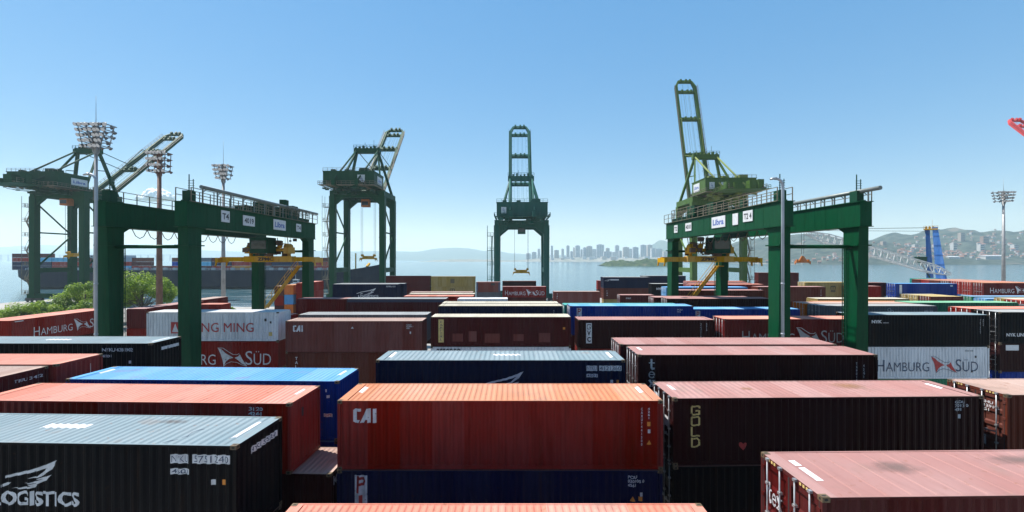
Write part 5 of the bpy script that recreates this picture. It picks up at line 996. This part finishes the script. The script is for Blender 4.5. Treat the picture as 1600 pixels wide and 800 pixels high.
# ---------------------------------------------------------------- light masts
MAST = plain('mast_steel', (0.30, 0.30, 0.30), 0.5, 0.4, 0.3, 1); MASTR = plain('rusty_mast', (0.16, 0.085, 0.06), 0.7, 0.2, 0.4, 1); LAMPG = plain('lamp_reflector', (0.5, 0.52, 0.55), 0.2, 0.7, 0.05)
def lamp_mesh():
    b = MB(); b.tube([(0, 0.1, 0), (0, -0.28, 0)], 0.16, 12, 0.34); b.box(-0.12, 0.12, 0.1, 0.42, -0.12, 0.12); b.cur = 1; b.face([(0.33*math.cos(k*math.pi/6), -0.285, 0.33*math.sin(k*math.pi/6)) for k in range(12)])
    return b.me('floodlight', [plain('lamp_housing', (.11,.115,.12), .55, .2), LAMPG])
LAMP = lamp_mesh()
def light_mast(px, d, ytop, label, rows, wtop, wbot, hh, matp, ant=4.0, r0=0.42):
    x = ax(px, d); zt = ZC+(HY-ytop)/F*d; r = empty('light_mast', (x, d, 0)); tag(r, label, 'light mast', 'floodlight masts over the yard')
    b = MB(); b.tube([(0, 0, 0), (0, 0, zt-hh*0.3)], r0, 14, r0*0.5); b.tube([(0, 0, 0), (0, 0, 0.12)], r0*1.7, 14); b.build('pole', matp, r)
    b = MB(); n_ = len(rows)
    for i, c in enumerate(rows):
        z = zt-hh*i/(n_-1); w_ = wtop+(wbot-wtop)*i/(n_-1)
        for y_ in (-0.75, 0.75): b.bar((-w_/2, y_, z), (w_/2, y_, z), 0.12)
        for s in (-1, 1): b.bar((s*w_/2, -0.75, z), (s*w_/2, 0.75, z), 0.12)
        b.bar((0, -0.75, z), (0, 0.75, z), 0.16)
    for s in (-1, 1):
        for y_ in (-0.75, 0.75): b.bar((s*wtop*0.42, y_, zt), (s*wbot*0.42, y_, zt-hh), 0.1); b.bar((s*0.25, y_*0.3, zt), (s*0.25, y_*0.3, zt-hh-0.8), 0.14)
    b.bar((0, 0, zt-hh-1), (0, 0, zt+0.5), 0.5); b.build('head_frame', matp, r)
    for i, c in enumerate(rows):
        z = zt-hh*i/(n_-1); w_ = wtop+(wbot-wtop)*i/(n_-1)
        for k in range(c):
            for y_, rz in ((-0.95, 0), (0.95, math.pi)):
                if rz and k % 2: continue
                o = link('floodlight', LAMP, r); o.location = (-w_/2+w_*(k+0.5)/c if c > 1 else 0, y_, z+0.1); o.rotation_euler = (R(32), 0, rz+rnd.uniform(-0.5, 0.5)); o.scale = (0.85,)*3
    if ant: MB().tube([(0, 0, zt), (0, 0, zt+ant)], 0.05, 6, 0.015).build('lightning_rod', MAST, r)
    return r
light_mast(150, 71, 197, 'tallest floodlight mast with a wide tilted lamp cluster and long lightning rod', (8, 7, 7, 6, 5), 5.0, 3.2, 3.2, MAST, 4.6, 0.4)
light_mast(249, 88, 240, 'floodlight mast on a rusty pole with stacked ring rows of lamps', (6, 6, 6, 5), 3.9, 3.5, 3.4, MASTR, 0, 0.62)
light_mast(349, 100, 260, 'slender pale floodlight mast with thin tall rod above it', (6, 6, 5, 4), 3.7, 2.4, 2.6, MAST, 5.5, 0.5)
light_mast(1568, 138, 301, 'lone floodlight mast standing over the salmon container roofs', (7, 7, 6, 5), 5.4, 4.0, 2.6, MAST, 4.0, 0.55)
# gooseneck poles beside the near crane legs
def gooseneck(px, d, ytop, label):
    x = ax(px, d); zt = ZC+(HY-ytop)/F*d; r = empty('gooseneck_pole', (x, d, 0)); tag(r, label, 'lamp pole', 'grey gooseneck lamp poles')
    b = MB(); pts = [(0, 0, 0), (0, 0, zt-0.7)]+[(-0.55+0.55*math.cos(a), 0, zt-0.7+0.6*math.sin(a)) for a in [k*math.pi/12 for k in range(1, 7)]]
    b.tube(pts, 0.115, 14, 0.10); b.tube([(0, 0, 0), (0, 0, 0.2)], 0.3, 14)
    for z in (6, 10, 14): b.tube([(0, 0, z), (0, 0, z+0.12)], 0.14, 14)
    b.build('pole', plain('pole_galvanised', (0.36, 0.40, 0.44), 0.5, 0.3, 0.25, 0.8), r)
    b = MB(); b.tube([(-0.5, 0, zt-0.1), (-0.75, 0, zt-0.1), (-1.0, 0, zt-0.16)], 0.12, 10, 0.07); b.build('lamp_head', M_GALV, r)
gooseneck(150, 37.0, 270, 'grey gooseneck pole against the shaded crane leg at the left')
gooseneck(1223, 37.2, 277, 'grey gooseneck pole in front of the sunlit crane leg')

# ---------------------------------------------------------------- container ship and tug beyond the quay
HULL = paint((0.004, 0.009, 0.028), 0.5, 0.15, 0.2); BOOT = paint((0.12, 0.022, 0.02), 0.6, 0.2, 0.2)
def ship(x0, x1, y, beam, zdeck, label):
    r = empty('container_ship', ((x0+x1)/2, y, -3)); tag(r, label, 'ship'); L_ = x1-x0; b = MB(); ns = 40; rows = []
    for i in range(ns+1):
        t = i/ns; x = -L_/2+L_*t
        wd = beam/2*min(1.0, 0.55+t*6, (max(0.0, 1-t)*6.5)**0.6) if t < 1 else 0.02
        keel = -2.0+(max(0, 0.075-t)/0.075)**1.3*8.0; zd = zdeck+3+(max(0, t-0.90)/0.10)**1.4*4.0; fl = 0.62 if t > 0.9 else 0.95; rk = max(0, t-0.94)/0.06*4
        row = []
        for s, zq in ((wd*fl*0.6, keel), (wd*fl, keel+(zd-keel)*0.25), (wd*(fl+1)/2, keel+(zd-keel)*0.6), (wd, zd)): row.append((x-rk*(1-(zq-keel)/(zd-keel)), -s, zq))
        rows.append(row+[(p[0], -p[1], p[2]) for p in row[::-1]])
    vs_ = [p for rw in rows for p in rw]; fs = [(i*8+k, i*8+(k+1) % 8, (i+1)*8+(k+1) % 8, (i+1)*8+k) for i in range(ns) for k in range(8)]+[tuple(range(8)), tuple(ns*8+k for k in range(8))]
    b.mesh(vs_, fs); b.build('hull', HULL, r)
    b = MB(); b.box(-L_*0.44, L_*0.40, -beam*0.5+0.1, -beam*0.5+0.2, zdeck+3.05, zdeck+3.1); railing(b, (-L_*0.45, -beam/2+0.3, zdeck+3), (L_*0.42, -beam/2+0.3, zdeck+3), 1.2, 4, 0.1)
    for k in range(34): x = -L_*0.44+k*L_*0.86/33; b.box(x-1.2, x+1.2, -beam/2+0.6, -beam/2+1.6, zdeck+3.0, zdeck+4.6)
    b.build('deck_rail', plain('ship_rail', (.45,.47,.5), .6), r)
    b = MB(); b.box(-L_*0.295, -L_*0.245, -beam*0.42, beam*0.42, zdeck+3, zdeck+11); b.box(-L_*0.29, -L_*0.25, -beam*0.47, beam*0.47, zdeck+11, zdeck+12.6)
    for k in range(3): b.box(-L_*0.294, -L_*0.246, -beam*0.425, -beam*0.42, zdeck+4.5+k*2.4, zdeck+4.6+k*2.4)
    b.build('bridge_house', plain('ship_white', (.5,.52,.55), .5), r)
    b = MB(); [b.box(-L_*0.285+k*2, -L_*0.285+k*2+1.2, -beam*0.471-0.03, -beam*0.471, zdeck+11.5, zdeck+12.2) for k in range(5)]; b.build('window', M_GLASS, r)
    b = MB(); b.bar((L_*0.42, 0, zdeck+3), (L_*0.42, 0, zdeck+14), 0.7); b.bar((L_*0.455, -3, zdeck+5), (L_*0.455, 3, zdeck+7), 1.2); b.build('foremast', YELM, r)
    return r
SX0, SX1, SY = ax(18, 300), ax(592, 300), 312.0
ship(SX0, SX1, SY, 30, 9.0, 'dark navy container ship lying beyond the quay')
_far = {}
def far_box(c):
    if c not in _far:
        b = MB(); b.box(-6.05, 6.05, -1.2, 1.2, 0.02, 2.55)
        for k in range(12): b.box(-5.9+k, -5.7+k, -1.22, -1.2, 0.1, 2.45)
        for sx in (-1, 1):
            for sy in (-1, 1): b.box(sx*6.0-.12, sx*6.0+.12, sy*1.14-.12, sy*1.14+.12, 0, 2.59)
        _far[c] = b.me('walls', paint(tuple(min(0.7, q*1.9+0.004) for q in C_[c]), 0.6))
    return _far[c]
qs = random.Random(11); zdk = 9.15; nbay = 18; PAL = ['navy', 'maroon', 'brown', 'orangered', 'blue', 'grey', 'orange', 'red', 'ltblue', 'maroon', 'orangered', 'grey']
tiersN = [4, 4, 3, 3, 0, 2, 3, 1, 3, 3, 3, 3, 4, 3, 3, 3, 2, 2]
for i in range(nbay):
    x = SX0+8+i*12.75
    if not tiersN[i] or x > SX1-26: continue
    for k in range(tiersN[i]):
        c = 'maroon' if (i < 2 and k == 3) else ('navy' if (i < 2 and k < 2) else qs.choice(PAL))
        r = empty('shipping_container', (x, SY-12.2, zdk+k*2.62)); tag(r, '%s container stacked on the deck of the navy ship' % {'navy':'navy','maroon':'maroon','brown':'brown','orangered':'rust orange','blue':'blue','grey':'grey','darkmaroon':'dark maroon','red':'red','ltblue':'light blue','orange':'orange'}[c], 'container', 'containers on the deck of the ship')
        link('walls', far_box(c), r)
r = empty('tugboat', (ax(462, 292), 292, -3)); tag(r, 'small white and teal tug in front of the navy ship', 'boat')
b = MB(); n_ = 9; pts = []
for i in range(n_):
    t = i/(n_-1); x = -6+12*t; wd = 2.2*min(1, 0.6+t*3, ((1-t)*3+0.02)**0.7); pts += [(x, -wd*0.7, -0.5), (x, -wd, 1.6+t*0.8), (x, wd, 1.6+t*0.8), (x, wd*0.7, -0.5)]
b.mesh(pts, [(i*4+k, i*4+(k+1) % 4, i*4+4+(k+1) % 4, i*4+4+k) for i in range(n_-1) for k in range(4)]+[(0,1,2,3), (n_*4-4, n_*4-3, n_*4-2, n_*4-1)]); b.build('hull', paint((.03,.16,.17)), r)
b = MB(); b.box(-2.5, 2.5, -1.5, 1.5, 1.6, 4.0); b.box(-1.2, 1.8, -1.2, 1.2, 4.0, 6.2); b.box(-1.4, 2.0, -1.4, 1.4, 6.2, 6.4); b.cur = 1; b.box(-1.0, 1.6, -1.23, -1.2, 4.8, 5.8); b.build('wheelhouse', [M_PLATE, M_GLASS], r)
b = MB(); b.bar((0, 0, 6.4), (0, 0, 9.5), 0.15); b.build('mast', M_PLATE, r)
print('OBJECTS', len(bpy.data.objects), 'containers', sum(1 for o in bpy.data.objects if o.get('category') == 'container'))
